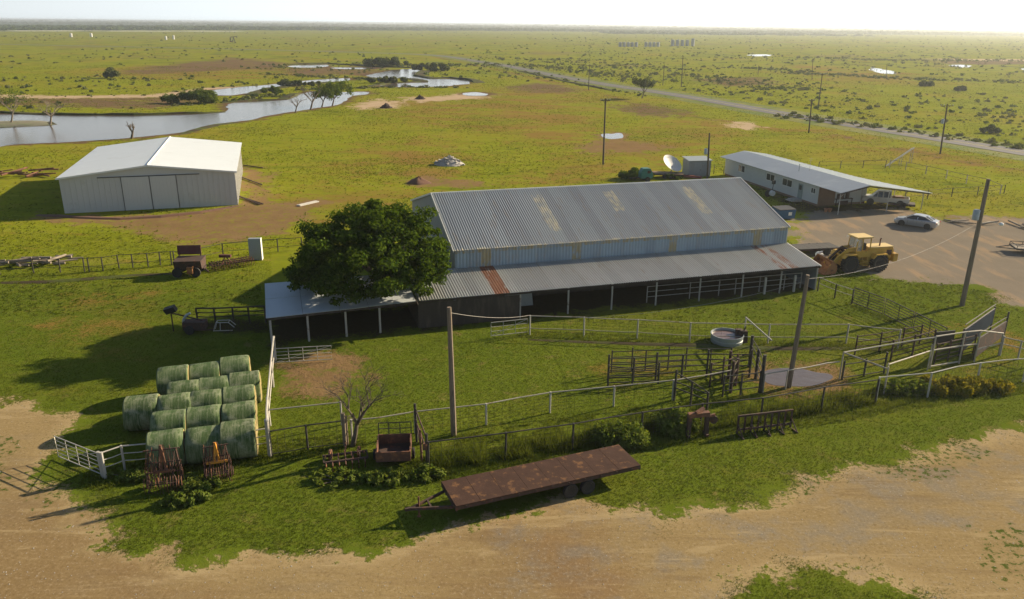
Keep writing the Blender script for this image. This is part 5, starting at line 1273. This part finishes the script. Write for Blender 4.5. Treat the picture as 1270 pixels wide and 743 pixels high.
def redbench():
    p=V3(1063,252,0); t=thing('steel_rack','rusty red steel rack standing in the shade at the front of the pickup','rack',p,.3)
    b=MB()
    for x in(-.3,.3):
        for y in(-.3,.3): b.beam((x,y,0),(x,y,1.9),.06)
    for z in(.3,1.0,1.85): b.box((0,0,z),(.66,.66,.04))
    b.build('shelves','red',t)
redbench()
# black flat trailer behind the barn end, ramp pipes, sparse debris, utility trailer at the frame edge
A=V3(985,318,0);B=V3(1040,310,0); flat_trailer('low_trailer','black low trailer half hidden behind the right end of the barn, by the loader bucket',((A.x+B.x)/2-.6,(A.y+B.y)/2,0),math.radians(12),5.2,2.0,.75,(.3,1.2),'black_deck',tongue=1.0)
b=MB(); b.tube([(0,-.5,.45),(.0,-.5,.9),(.15,-.5,1.2),(.45,-.5,1.25)],.12,9); b.lathe([(.3,-.5),(.3,.5)],(.45,0,.75),'y',14); o=b.build('white_tank','trim',smooth=True); o.location=V3(1010,326,0); tag(o,'small round white drum beside the loader bucket','drum')
def ramp():
    a=V3(1098,207,0); t=thing('loading_ramp','pair of long pale pipes propped up like a ramp in the grass behind the house','ramp',a)
    b=V3(1128,203,2.6); d=Vector((.8,.9,0))
    for k in(0,1):
        m_=MB(a); m_.tube([a+d*k*1.0+Vector((0,0,.1)),b+d*k],.11,7); m_.build('rail','white_pipe',t,smooth=True)
    m_=MB(a)
    for k in range(9): f=.08+k*.11; m_.tube([a.lerp(b,f)+Vector((0,0,.1)),a.lerp(b,f)+d+Vector((0,0,.1))],.045,5)
    m_.build('rungs','grey_white',t)
    for f in(.55,.98):
        q=a.lerp(b,f); m_=MB(a)
        for k in(0,1): m_.tube([Vector((q.x,q.y,0))+d*k,q+d*k],.06,6)
        m_.build('prop','grey_pipe',t)
ramp()
fence('dark fence running from the ramp toward the back of the house',[(1015,210),(1042,209),(1070,208.5),(1098,208)],1.2,[1,.5],'dark_pipe','dark_pipe',pr=.06,rr=.025)
fence('pipe fence running right from the ramp across the mown lot',[(1103,208),(1123,211),(1148,216),(1173,222),(1198,228),(1222,233),(1240,241)],1.3,[1,.5],'grey_pipe','dark_pipe',pr=.07,rr=.03)
fence('dark lower fence on the near side of the mown lot right of the pickup',[(1122,249),(1150,247),(1180,244),(1212,242),(1245,240)],1.2,[1,.5],'dark_pipe','dark_pipe',pr=.06,rr=.025)
def utrail():
    p=(V3(1245,309,0)+V3(1275,318,0))/2; p.x+=1.6; t=thing('utility_trailer','small black utility trailer with wooden floor cut by the right edge of the yard','trailer',p,math.radians(-12))
    b=MB(); 
    for k in range(8): b.box((0,-.84+k*.24,.55),(3.6,.22,.05))
    b.build('wood_floor','timber',t)
    b=MB(); 
    for s in(-1,1): b.beam((-1.8,s*1.0,.55),(1.8,s*1.0,.55),.08,.16); b.tube([(-1.8,s*1.0,.9),(1.8,s*1.0,.9)],.035,6)
    b.beam((-1.82,-1,.55),(-1.82,1,.55),.08,.16); b.beam((-1.8,-.8,.5),(-3.4,0,.42),.08); b.beam((-1.8,.8,.5),(-3.4,0,.42),.08); b.tube([(-1.8,-1,.9),(-1.8,1,.9)],.035,6)
    for x in(-1.8,-.6,.6,1.8):
        for s in(-1,1): b.tube([(x,s,.55),(x,s,.9)],.03,5)
    b.build('frame','black',t)
    for s in(-1,1): wheel(t,(.3,s*1.15,.33),.33,.2)
    for s in(-1,1): b=MB(); b.prism([(-.2,.5),(.0,.78),(.6,.78),(.8,.5),(.72,.5),(.56,.73),(.04,.73),(-.12,.5)],'y',s*1.03,s*1.28); b.build('mudguard','black',t)
utrail()
logs('scattered long timbers lying on straw-coloured soil at the back edge of the gravel yard',(1185,277),(1290,282),12,.09,4.,15,('timber','timber'),'timber_scatter','timbers',.1)
b=MB(); A=V3(1060,338,.06);B=V3(1103,326,.06)
o=MB(A).tube([A,(A+B)/2,B],.06,6).build('long_pipe','white_pipe'); o.location=A; tag(o,'long white pipe lying on the ground in front of the loader wheels','pipe')
cable('thin pale wire from the bare pole top to the white post before the barn',TA-Vector((0,0,.3)),V3(657,415,1.55),.25,.012,'grey_pipe')
cable('thin pale wire rising from the front pasture fence to the leaning pen pole',V3(724,417,1.5),TB-Vector((0,0,.4)),.5,.011,'grey_pipe')
# ------------------------------------------------------------ far oil tanks, pumpjack
def ftank(x,y,r,h,label,m='trim',grp='far oil storage tanks'):
    t=thing('oil_tank',label,'tank',(x,y,0),group=grp); b=MB(); b.lathe([(r,0),(r,h),(.1,h*1.06)],(0,0,0),'z',18); b.build('shell',m,t,smooth=True)
    b=MB(); b.tube([(r+.1,0,0),(r+.1,0,h+.8),(r-.6,0,h+.8)],.08,4); b.build('ladder','grey_pipe',t)
for px,py,hh,r,lb in [(88.5,46,4.8,1.7,'far white oil tank, leftmost on the left horizon'),(113.5,46,4.8,1.7,'second far white oil tank from the left on the left horizon'),(206,49.5,4.2,1.3,'left of a close pair of small white tanks on the left plain'),(215.5,49,4.8,1.3,'right of a close pair of small white tanks on the left plain')]:
    p=V3(px,py,0); ftank(p.x,p.y,r,hh,lb)
for k,px in enumerate((769,774,779,784,789)):
    p=V3(px,58,0); ftank(p.x,p.y,1.7,4.6,'grey oil tank, %s from the left in the leftmost tank battery'%['first','second','third','fourth','fifth'][k],'tankgrey')
for k,px in enumerate((801,806,811,816)):
    p=V3(px,58,0); ftank(p.x,p.y,1.7,4.6,'grey oil tank, %s from the left in the middle tank battery'%['first','second','third','fourth'][k],'tankgrey')
for k,px in enumerate((834,840,846,852,859)):
    p=V3(px,57,0); ftank(p.x,p.y,2.0,6.5+(k==4)*1.5,'tall dark grey oil tank, %s from the left in the right tank battery'%['first','second','third','fourth','fifth'][k],'tankgrey')

def pumpjack():
    p=V3(290,52,0); t=thing('pumpjack','small dark oil pumpjack standing far off on the left plain','pumpjack',p,.2)
    b=MB(); 
    for s in(-1,1): b.beam((s*1.6,0,0),(0,0,5.2),.4); b.beam((s*1.,1.2,0),(0,0,5.2),.4)
    b.build('samson_post','black',t); b=MB(); b.beam((-3.6,0,5.0),(3.6,0,5.7),.5,.7); b.box((3.7,0,5.2),(.6,.6,2.2)); b.box((-3.4,0,3.0),(1.2,1.2,2.4)); b.beam((-3.4,0,1),(-3.4,0,5),.3); b.build('walking_beam','black',t)
    b=MB(); b.box((-3.,0,.6),(3,1.4,1.2)); b.build('motor','rust_dark',t)
pumpjack()
# ------------------------------------------------------------ foliage
def leafcloud(centers,radii,counts,size,flat_=.8,seed=0,up=.3):
    """quads of leaf size spread in clumps; returns verts, faces, rnd"""
    r=np.random.default_rng(seed); Vs=[];Rn=[]
    for c,R_,n in zip(centers,radii,counts):
        d=r.normal(size=(n,3)); d/=np.linalg.norm(d,axis=1)[:,None]; rad=r.random(n)**.45
        p=np.array(c)+d*rad[:,None]*np.array(R_)
        nv=d*.8+r.normal(size=(n,3))*.7+np.array([0,0,up]); nv/=np.linalg.norm(nv,axis=1)[:,None]
        t1=np.cross(nv,r.normal(size=(n,3))); t1/=np.linalg.norm(t1,axis=1)[:,None]; t2=np.cross(nv,t1)
        s=size*(.6+.8*r.random(n))[:,None]
        q=np.stack([p-t1*s,p-t2*s*.55,p+t1*s,p+t2*s*.55],1); Vs.append(q.reshape(-1,3)); Rn.append(np.repeat(r.random(n),4))
    V=np.concatenate(Vs); n=len(V)//4; return V,np.arange(n*4).reshape(-1,4),np.concatenate(Rn)
def bigtree():
    c0=Vector((BO[0],BO[1],0)); c,s=math.cos(BO[2]),math.sin(BO[2])
    X,Y=-37.6,6.4; p=Vector((c0.x+c*X-s*Y,c0.y+s*X+c*Y,0)); r=random.Random(4)
    t=thing('shade_tree','huge dense dark green tree spreading over the left end of the barn','tree',p)
    b=MB(); b.tube([(0,0,-.2),(.1,0,1.2),(0,.1,2.4),(.1,0,3.2)],[.62,.5,.44,.38],12); b.build('trunk','bark',t,smooth=True)
    b=MB()
    for k in range(11):
        a=2*PI*k/11+r.random()*.4; el_=r.uniform(.25,1.1); L=r.uniform(3.4,5.2); d=Vector((math.cos(a)*math.cos(el_),math.sin(a)*math.cos(el_),math.sin(el_)))
        q=[Vector((.1,0,2.6))]; 
        for j in range(1,5): q.append(q[0]+d*L*j/4+Vector((r.uniform(-.2,.2),r.uniform(-.2,.2),.12*j)))
        b.tube(q,[.24,.19,.14,.09,.04],7)
        for j in(2,3): e=q[j]; dd=(d+Vector((r.uniform(-.8,.8),r.uniform(-.8,.8),r.uniform(0,.6)))).normalized(); b.tube([e,e+dd*.9,e+dd*1.9+Vector((0,0,.2))],[.1,.07,.03],6)
    b.build('limbs','bark',t,smooth=True)
    cen=[];rad=[];cnt=[]; n=0
    cz=4.55
    while n<360:
        d=Vector((r.gauss(0,1),r.gauss(0,1),r.gauss(0,1))).normalized()
        if d.z<-.55: continue
        f=r.uniform(.74,1.0) if r.random()<.82 else r.uniform(.3,.74)
        lob=1+.17*mnoise.noise(d*2.3+Vector((3,1,2)))*1.6
        rz_=4.6 if d.z>0 else 3.0
        q=Vector((d.x*5.85,d.y*5.3,d.z*rz_))*f*lob+Vector((.15,-3.7,cz))
        if q.z<2.68: continue
        R_=r.uniform(.42,.95); cen.append(q); rad.append((R_*1.1,R_*1.1,R_*.62)); cnt.append(int(230*R_)); n+=1
    V,Fq,rn=leafcloud(cen,rad,cnt,.135,seed=3); npmesh('crown',V,Fq,'leaf',t,{'rnd':rn})
bigtree()
def branchtree(name,label,cat,p,h,spread,seed,m,leaf=None,trunk_lean=(.1,0),levels=4,r0=.18,leafsize=.12,leafn=60,crown_r=.7,group=None,ts=.42):
    r=random.Random(seed); t=thing(name,label,cat,p,group=group); tr=MB(); br=MB(); tips=[]
    top=Vector((trunk_lean[0]*h,trunk_lean[1]*h,h*.3)); tr.tube([(0,0,-.1),top*.5+Vector((.03,.02,0)),top],[r0*1.25,r0,r0*.85],9)
    def grow(a,d,L,rad,lev):
        e=a+d*L; mid=(a+e)/2+Vector((r.uniform(-.06,.06),r.uniform(-.06,.06),.05))*L; br.tube([a,mid,e],[rad,rad*.8,rad*.55],6 if lev<2 else 4,False)
        if lev>=levels: tips.append(e); return
        for k in range(r.choice((2,3,3))):
            dd=(d+Vector((r.gauss(0,.55),r.gauss(0,.55),r.gauss(.08,.35)))).normalized(); grow(a.lerp(e,r.uniform(.6,1)),dd,L*r.uniform(.6,.85),rad*.55,lev+1)
    for k in range(5):
        a=2*PI*k/5+r.random(); d=Vector((math.cos(a)*spread,math.sin(a)*spread,1)).normalized(); grow(top-Vector((0,0,.1)),d,h*ts*r.uniform(.6,1),r0*.6,1)
    tr.build('trunk',m,t,smooth=True); br.build('branches',m,t,smooth=True)
    if leaf:
        V,Fq,rn=leafcloud(tips,[(crown_r,)*3]*len(tips),[leafn]*len(tips),leafsize,seed=seed); npmesh('crown',V,Fq,leaf,t,{'rnd':rn})
    return t
branchtree('bare_tree','leafless spreading small tree beside the pen fence left of the rusty cart','tree',V3(437,553,0),4.6,.7,12,'darktwig',levels=6,r0=.125,trunk_lean=(.07,0),ts=.33)
branchtree('bare_tree','bare grey bush-like tree standing at the tip of the left river island','tree',V3(62,155,0),6.0,1.1,21,'twig',levels=4,r0=.2)
branchtree('dead_snag','short dead snag standing on the near river bank behind the pale shed','snag',V3(163,172,0),4.2,.5,22,'bark',levels=2,r0=.22)
branchtree('bare_tree','dark bare tree on the near river bank, left of the leafy bank tree','tree',V3(385,136,0),6.5,.9,23,'bark',levels=4,r0=.22)
branchtree('bare_tree','thin bare tree leaning by the near river bank, leftmost of the bank trees','tree',V3(366,140,0),5.0,.9,24,'bark',levels=4,r0=.15)
branchtree('leafy_tree','bright green leafy tree on the near river bank, rightmost of the bank trees','tree',V3(412,131,0),6.5,1.2,25,'bark','bushleaf',levels=3,leafsize=.28,leafn=60,crown_r=1.3)
branchtree('leafy_tree','smaller green tree between the bare bank tree and the bright bank tree','tree',V3(399,133,0),5.2,.8,26,'bark','bushleaf',levels=3,leafsize=.25,leafn=40,crown_r=.9)
branchtree('bare_tree','pale thin shrub-like tree at the left end of the river island','tree',V3(14,152,0),7.5,.8,27,'twig','bushleaf',levels=3,leafsize=.2,leafn=18,crown_r=1.2)
branchtree('leaning_shrub','lone dark leaning shrub on the near verge of the highway','shrub',V3(796,122,0),6.5,.7,28,'bark','scrubleaf',levels=3,leafsize=.28,leafn=45,crown_r=.9)
def bush(name,label,cat,p,rx,ry,h,n,leaf,size,seed,clumps=14,group=None):
    r=random.Random(seed); t=thing(name,label,cat,p,group=group); cen=[];rad=[];cnt=[]; wd='weed' in name; clumps=int(clumps*(2.6 if wd else 1.3)); n=int(n*(.42 if wd else .85))
    for k in range(clumps):
        a=r.random()*2*PI; f=r.random()**.5; z=h*(.12+.75*r.random()**1.3*(1-f*.6)) if wd else h*(.25+.6*r.random()*(1-f*.6)); cen.append((math.cos(a)*rx*f*.8,math.sin(a)*ry*f*.8,z)); R_=r.uniform(.2,.42)*min(rx,h); rad.append((R_,R_,R_*(1.1 if wd else .8))); cnt.append(n)
    V,Fq,rn=leafcloud(cen,rad,cnt,size,seed=seed); V[:,2]=np.maximum(V[:,2],0.01); npmesh('foliage',V,Fq,leaf,t,{'rnd':rn})
    b=MB()
    for k in range(6): c=cen[k]; b.tube([(0,0,-.02),(c[0]*.5,c[1]*.5,c[2]*.6),c],[.05,.035,.015],4)
    b.build('stems','bark',t)
    return t
bush('willow_bush','wide bright green bush on the far river bank behind the pale shed','bush',V3(246,128,0),6.0,3.,4.6,330,'bushleaf',.24,1,22)
bush('willow_bush','round green bush left of the wide one on the far river bank','bush',V3(212,128,0),2.6,2.,3.3,200,'bushleaf',.24,2,12)
bush('willow_bush','small green shrub at the river edge below the bare bank trees','bush',V3(337,117,0),4.5,2.,2.8,160,'bushleaf',.26,31,14)
bush('willow_bush','low dark bushes on the spit between the two river arms','bush',V3(480,103,0),9,2.5,3.,260,'scrubleaf',.34,32,18)
bush('willow_bush','dark green clump on the spit left of the river bend','bush',V3(370,107,0),10,2.5,2.8,200,'scrubleaf',.34,33,18)
bush('willow_bush','dark thicket behind the far river bend','bush',V3(480,83,0),14,5,5.5,260,'scrubleaf',.5,34,24)
bush('willow_bush','grey-green thicket right of the far river bend','bush',V3(535,88,0),12,5,4.5,220,'scrubleaf',.5,35,20)
bush('garden_bush','dark green bush behind the barn roof left of the teal machine','bush',V3(788,222,0),3.2,2.0,1.7,420,'leaf',.13,3,22)
bush('garden_bush','low dark shrub behind the barn roof right of the satellite dish','bush',V3(836,222,0),1.6,1.2,1.,160,'leaf',.12,36,10)
bush('weed_clump','pale green weed clump outside the near fence behind the right end of the flatbed','weeds',V3(768,549,0),1.9,1.1,1.3,230,'weed',.085,4,26)
bush('weed_clump','leafy weed clump at the near fence just left of the rusty arched frame','weeds',V3(838,533,0),1.3,1.0,1.7,230,'weed',.095,5,22)
bush('weed_clump','yellow-flowered weeds along the white topped fence in the right corner','weeds',V3(1180,484,0),2.8,1.3,1.0,240,'flower',.10,6,22)
bush('weed_clump','dense yellow-green weeds at the far right end of the white topped fence','weeds',V3(1222,484,0),2.2,1.0,.9,200,'flower',.10,7,16)
bush('weed_clump','green weeds just right of where the dark fence turns white','weeds',V3(1120,486,0),2.1,1.,.9,200,'weed',.10,8,16)
bush('weed_clump','leafy pale weeds at the foot of the tall rusted harrow','weeds',V3(230,622,0),1.5,.9,.65,170,'weed',.09,9,14)
bush('weed_clump','dark weeds between the two upright rusty implements','weeds',V3(245,604,0),1.5,.8,.8,170,'weed',.09,37,12)
bush('weed_clump','weeds in front of the small rusty box cart','weeds',V3(480,596,0),1.8,.7,.6,150,'weed',.09,10,14)
bush('weed_clump','weeds growing through the low rusted row cultivator','weeds',V3(420,596,0),1.6,.9,.6,150,'weed',.09,11,14)
bush('weed_clump','weeds at the foot of the leaning braced corner posts','weeds',V3(532,592,0),.9,.6,.8,130,'weed',.09,12,9)
bush('weed_clump','weeds along the low white rail left of the rusted harrow','weeds',V3(170,593,0),1.8,.6,.6,130,'weed',.09,38,12)
bush('scrub_bush','left one of two dark round bushes on the green right plain','bush',V3(1148,107,0),3.2,2.5,2.8,120,'scrubleaf',.4,13,12)
bush('scrub_bush','right one of two dark round bushes on the green right plain','bush',V3(1191,113,0),2.6,2.5,2.2,120,'scrubleaf',.4,14,12)
bush('scrub_bush','dark bush growing on the ditch line right of the nearest highway pole','bush',V3(1227,165,0),2.2,1.8,1.9,120,'scrubleaf',.3,15,10)
bush('scrub_bush','dark green bush on the far left plain above the mudflat','bush',V3(138,97,0),4,3,4.2,150,'scrubleaf',.4,16,14)
# ---- scrub that nobody could count
def inpoly(X,Y,poly): return sdf(X,Y,poly)>0
WP=[pxp(p) for p in W_]; RL=pxp(ROADL); DP=[pxp(p) for p in DIRT+GRAVEL]
def scrub():
    r=np.random.default_rng(11); N=9000; v=np.random.default_rng(12)
    u=r.random(N*3); D=140*(3800/140)**u; X=(r.random(N*3)*2-1)*(.72*D+20); Y=D
    nz=np.array([mnoise.noise(Vector((x*.006,y*.004,0)))+.5*mnoise.noise(Vector((x*.03,y*.02,5))) for x,y in zip(X,Y)])
    right=X>(-45+0*Y); dens=np.where(X>30+.02*Y,np.where(Y<330,.04,.38),.14)+nz*.75
    # inside the near pasture (between buildings and highway) almost none
    roadx=np.interp(Y,RL[::-1,1],RL[::-1,0]) ; dens=np.where((Y<330)&(X<roadx+6)&(X>-90),-1,dens); dens=np.where((np.abs(X-roadx)<12),-1,dens)
    k=(r.random(len(X))<dens)
    for w_ in WP: k&=~(sdf(X,Y,w_)>-1)
    X,Y=X[k][:N],Y[k][:N]
    xs_=[X];ys_=[Y]
    for ln,cnt,sp in(([(908,84),(960,86),(1000,92),(1040,93),(1100,97),(1200,100),(1290,103)],520,7),([(985,70),(1100,75),(1180,75),(1290,76)],420,14),([(840,92),(900,98),(960,112),(1010,108)],160,8),([(640,72),(700,76),(760,82),(800,86)],420,22),([(640,80),(700,86),(780,96)],260,10),([(330,92),(420,97),(470,99)],150,4),([(600,78),(620,84),(700,99),(790,118)],110,3),([(960,142),(1100,160),(1290,187)],170,2.5),([(430,80),(520,82),(600,80)],260,12),([(230,131),(300,123),(345,118)],120,3),([(380,112),(435,110),(480,108),(560,109)],130,2.5),([(0,100),(130,98),(220,100)],80,12),([(330,86),(360,80),(400,88)],120,9)):
        L_=pxp(ln); tt=r.random(cnt)*(len(L_)-1); i_=tt.astype(int); f_=tt-i_; p_=L_[i_]*(1-f_[:,None])+L_[i_+1]*f_[:,None]+r.normal(size=(cnt,2))*sp*np.array([1,.6]); kk=np.ones(cnt,bool)
        for w_ in WP: kk&=~(sdf(p_[:,0],p_[:,1],w_)>-.5)
        xs_.append(p_[kk,0]); ys_.append(p_[kk,1])
    X=np.concatenate(xs_); Y=np.concatenate(ys_); n=len(X); far=Y/1000
    R_=(.35+.85*r.random(n)**3)*(1+.45*np.clip(far,0,3)); m=16
    d=v.normal(size=(n,m,3)); d/=np.linalg.norm(d,axis=2)[...,None]; d[...,2]=np.abs(d[...,2])*.75
    c=np.stack([X,Y,np.zeros(n)],1)[:,None,:]+d*R_[:,None,None]*(.35+.65*v.random((n,m,1)))
    nv=d+v.normal(size=d.shape)*.5; nv/=np.linalg.norm(nv,axis=2)[...,None]; t1=np.cross(nv,v.normal(size=d.shape)); t1/=np.linalg.norm(t1,axis=2)[...,None]; t2=np.cross(nv,t1); s=(R_*.42)[:,None,None]
    q=np.stack([c-t1*s,c-t2*s*.7,c+t1*s,c+t2*s*.7],2).reshape(-1,3); q[:,2]=np.maximum(q[:,2],.01)
    o=npmesh('scrub',q,np.arange(len(q)).reshape(-1,4),'scrubleaf',None,{'rnd':np.repeat(v.random(n),m*4)}); tag(o,'thousands of low green shrubs scattered over the far plain','scrub',kind='stuff')
scrub()
def woods():
    r=np.random.default_rng(21); V=[];n=0
    bands=[(0,900,0,0,8,5200),(4200,5200,-4600,5200,11,2600),(6500,9000,-7500,8500,15,2400),(2100,2500,250,900,6,260)]
    for y0,y1,x0,x1,h,cnt in bands:
        X=x0+(x1-x0)*r.random(cnt); Y=y0+(y1-y0)*r.random(cnt)
        if y0==0: xr=-.78+1.4*r.random(cnt); Y=2780+1800*np.minimum(0,xr)+900*r.random(cnt)**1.3; X=xr*Y
        hh=h*(.55+.7*r.random(cnt))*np.array([1+.5*mnoise.noise(Vector((x*.0012,y*.001,3))) for x,y in zip(X,Y)]); w_=(9+16*r.random(cnt))*(Y/3500)
        m=12; d=r.normal(size=(cnt,m,3)); d/=np.linalg.norm(d,axis=2)[...,None]; d[...,2]=np.abs(d[...,2])
        c=np.stack([X,Y,np.zeros(cnt)],1)[:,None,:]+d*np.stack([w_,w_,hh*.8],1)[:,None,:]*(.5+.5*r.random((cnt,m,1)))
        nv=d+r.normal(size=d.shape)*.4; nv/=np.linalg.norm(nv,axis=2)[...,None]; t1=np.cross(nv,r.normal(size=d.shape)); t1/=np.linalg.norm(t1,axis=2)[...,None]; t2=np.cross(nv,t1)
        sx=(w_*.5)[:,None,None]*np.array([1,1,.0]); sz=(hh*.35)[:,None,None]*np.array([0,0,1.]); S=sx+sz
        q=np.stack([c-t1*S,c-t2*S,c+t1*S,c+t2*S],2).reshape(-1,3); q[:,2]=np.maximum(q[:,2],.02); V.append(q)
    q=np.concatenate(V); o=npmesh('distant_woods',q,np.arange(len(q)).reshape(-1,4),'scrubleaf',None,{'rnd':np.zeros(len(q))}); tag(o,'continuous low woods along the horizon','woods',kind='stuff')
woods()
# ---- grass tufts over the near lawn and pens
def grass():
    r=np.random.default_rng(31); N=420000
    Y=24+ (r.random(N)**1.25)*60; X=(r.random(N)*2-1)*(.70*Y+4)
    dm=np.full(N,-9.)
    for p in DP: dm=np.maximum(dm,sdf(X,Y,p))
    for p in MUD: dm=np.maximum(dm,sdf(X,Y,pxp(p))-.2)
    wob=np.array([mnoise.noise(Vector((x*.5,y*.5,0))) for x,y in zip(X[::1],Y[::1])])
    k=(dm+wob*1.6+r.exponential(.30,N)*np.where(r.random(N)<.5,-1,.35)<.0); edge_=(dm+wob*1.6>-.35)
    for p in PUD: k&=sdf(X,Y,pxp(p))<-.1
    # barn footprint
    c,s=math.cos(BO[2]),math.sin(BO[2]); lx=(X-BO[0])*c+(Y-BO[1])*s; ly=-(X-BO[0])*s+(Y-BO[1])*c
    k&=~((lx>-46)&(lx<.5)&(ly>.4)&(ly<26))
    X,Y,wob,edge_=X[k],Y[k],wob[k],edge_[k]; n=len(X)
    h=(.02+.04*r.random(n)**2)*np.where(edge_,.55,1.)*np.where(Y<29,.6,1.); 
    # longer grass along fences
    fl=pxp([(532,582),(627,570),(795,543),(943,524),(1085,500),(1268,474)]); l2=pxp([(130,592),(232,575),(334,560),(428,552)]); l3=pxp([(657,415),(790,420),(952,426),(1113,433)]); l4=pxp([(1057,377),(1130,409),(1170,430)])
    bd=pxp([(536,545),(640,528),(760,510),(835,498),(945,492),(1085,482),(1090,500),(945,525),(795,545),(630,572),(534,584)]); ib=sdf(X,Y,bd)>0; pt_=np.array([mnoise.noise(Vector((x*.7,y*.7,4))) for x,y in zip(X,Y)]); h=np.where(ib&(pt_>-.15),h*(2.5+3.5*r.random(n)),h)
    for l,ww in((fl,1.4),(l2,1.2),(l3,.8),(l4,.6)):
        e=sdl(X,Y,l,ww); h=np.where(e>0,h*(2.2+2.6*r.random(n)),h)
    V=[];a=r.random(n)*2*PI
    P0=np.stack([X,Y,np.zeros(n)],1); T=[]
    for b in range(3):
        aa=a+b*2.1+r.normal(size=n)*.4; dx=np.stack([np.cos(aa),np.sin(aa),np.zeros(n)],1); px_=np.stack([-np.sin(aa),np.cos(aa),np.zeros(n)],1)
        w_=(.011+.012*r.random(n))[:,None]; hb=(h*(.7+.5*r.random(n)))[:,None]; base=P0+dx*.03
        T.append(np.stack([base-px_*w_,base+px_*w_,base+dx*hb*.55+np.array([0,0,1.])*hb],1))
    q=np.stack(T,1).reshape(-1,3); fld=np.clip((q[:,1]-62-.12*q[:,0])/34,0,1); fld=np.where(q[:,0]<-8,np.clip((q[:,1]-60)/22,0,1),fld); fld=.16+.84*fld*fld*(3-2*fld)
    o=npmesh('grass',q,np.arange(len(q)).reshape(-1,3),'grass',None,{'rnd':np.repeat(r.random(n),9),'field':fld}); tag(o,'short grass growing over the lawn, the pens and the pasture','grass',kind='stuff')
grass()

def stones():
    r=np.random.default_rng(41); N=9000; Y=24+r.random(N)**1.4*22; X=(r.random(N)*2-1)*(.70*Y+4)
    dm=np.full(N,-9.)
    for p in DP[:1]: dm=np.maximum(dm,sdf(X,Y,p))
    cl=np.array([mnoise.noise(Vector((x*.35,y*.35,9))) for x,y in zip(X,Y)]); k=(dm>.1)&(cl+r.random(N)*.5>.18); X,Y=X[k],Y[k]; n=len(X)
    s=(.012+.03*r.random(n)**3)[:,None,None]; base=np.array([[1,0,0],[0,1,0],[-1,0,0],[0,-1,0],[.1,.1,.8]])[None]*(.6+.7*r.random((n,5,1)))
    V=(base*s+np.stack([X,Y,np.zeros(n)],1)[:,None,:]).reshape(-1,3); f=np.array([[0,1,4],[1,2,4],[2,3,4],[3,0,4]])[None]+np.arange(n)[:,None,None]*5
    o=npmesh('road_stones',V,f.reshape(-1,3),'stone'); tag(o,'loose stones scattered over the dirt road','stones',kind='stuff')
stones()

def tufts():
    """clumps of ranker grass over the open pasture"""
    r=np.random.default_rng(51); N=420000; u=r.random(N); Y=58*(420/58)**(u**.85); X=(r.random(N)*2-1)*(.72*Y+8)
    cl=np.array([mnoise.noise(Vector((x*.06,y*.05,2)))+.6*mnoise.noise(Vector((x*.45,y*.45,7))) for x,y in zip(X,Y)])
    k=(cl+r.normal(size=N)*.45>.18)
    for p in DP: k&=sdf(X,Y,p)<-.3
    for p in W_: k&=sdf(X,Y,pxp(p))<-1.8
    for p in PUD[:1]: k&=sdf(X,Y,pxp(p))<-.3
    for p in MUD+SAND: k&=(sdf(X,Y,pxp(p))+r.normal(size=N)*1.2<0)
    for (ox,oy,an),(a0,a1,b0,b1) in ((BO,(-47,.6,-1,26)),(HO,(-20.3,.6,-1,26)),(UO,(.2,9,0,29.5))):
        c,s=math.cos(an),math.sin(an); lx=(X-ox)*c+(Y-oy)*s; ly=-(X-ox)*s+(Y-oy)*c; k&=~((lx>a0)&(lx<a1)&(ly>b0)&(ly<b1))
    rx=np.interp(Y,RL[::-1,1],RL[::-1,0]); k&=~((np.abs(X-rx)<5.5))
    X,Y=X[k],Y[k]; n=len(X); h=(.035+.075*r.random(n)**2)*(1+Y/300); T=[]; a=r.random(n)*2*PI; P0=np.stack([X,Y,np.zeros(n)],1)
    for b in range(3):
        aa=a+b*2.1+r.normal(size=n)*.4; dx=np.stack([np.cos(aa),np.sin(aa),np.zeros(n)],1); px_=np.stack([-np.sin(aa),np.cos(aa),np.zeros(n)],1)
        w_=(h*(.5+.4*r.random(n)))[:,None]; hb=(h*(.7+.5*r.random(n)))[:,None]; base=P0+dx*.04
        T.append(np.stack([base-px_*w_,base+px_*w_,base+dx*hb*.6+np.array([0,0,1.])*hb],1))
    q=np.stack(T,1).reshape(-1,3); fld=np.clip((q[:,1]-62-.12*q[:,0])/34,0,1); fld=np.where(q[:,0]<-8,np.clip((q[:,1]-60)/22,0,1),fld); fld=(.16+.84*fld*fld*(3-2*fld))*(.35+.65*np.repeat(r.random(n),9))
    o=npmesh('pasture_grass',q,np.arange(len(q)).reshape(-1,3),'grass',None,{'rnd':np.repeat(r.random(n),9),'field':fld}); tag(o,'uneven tufts of rank grass over the open pasture','grass',kind='stuff')
tufts()
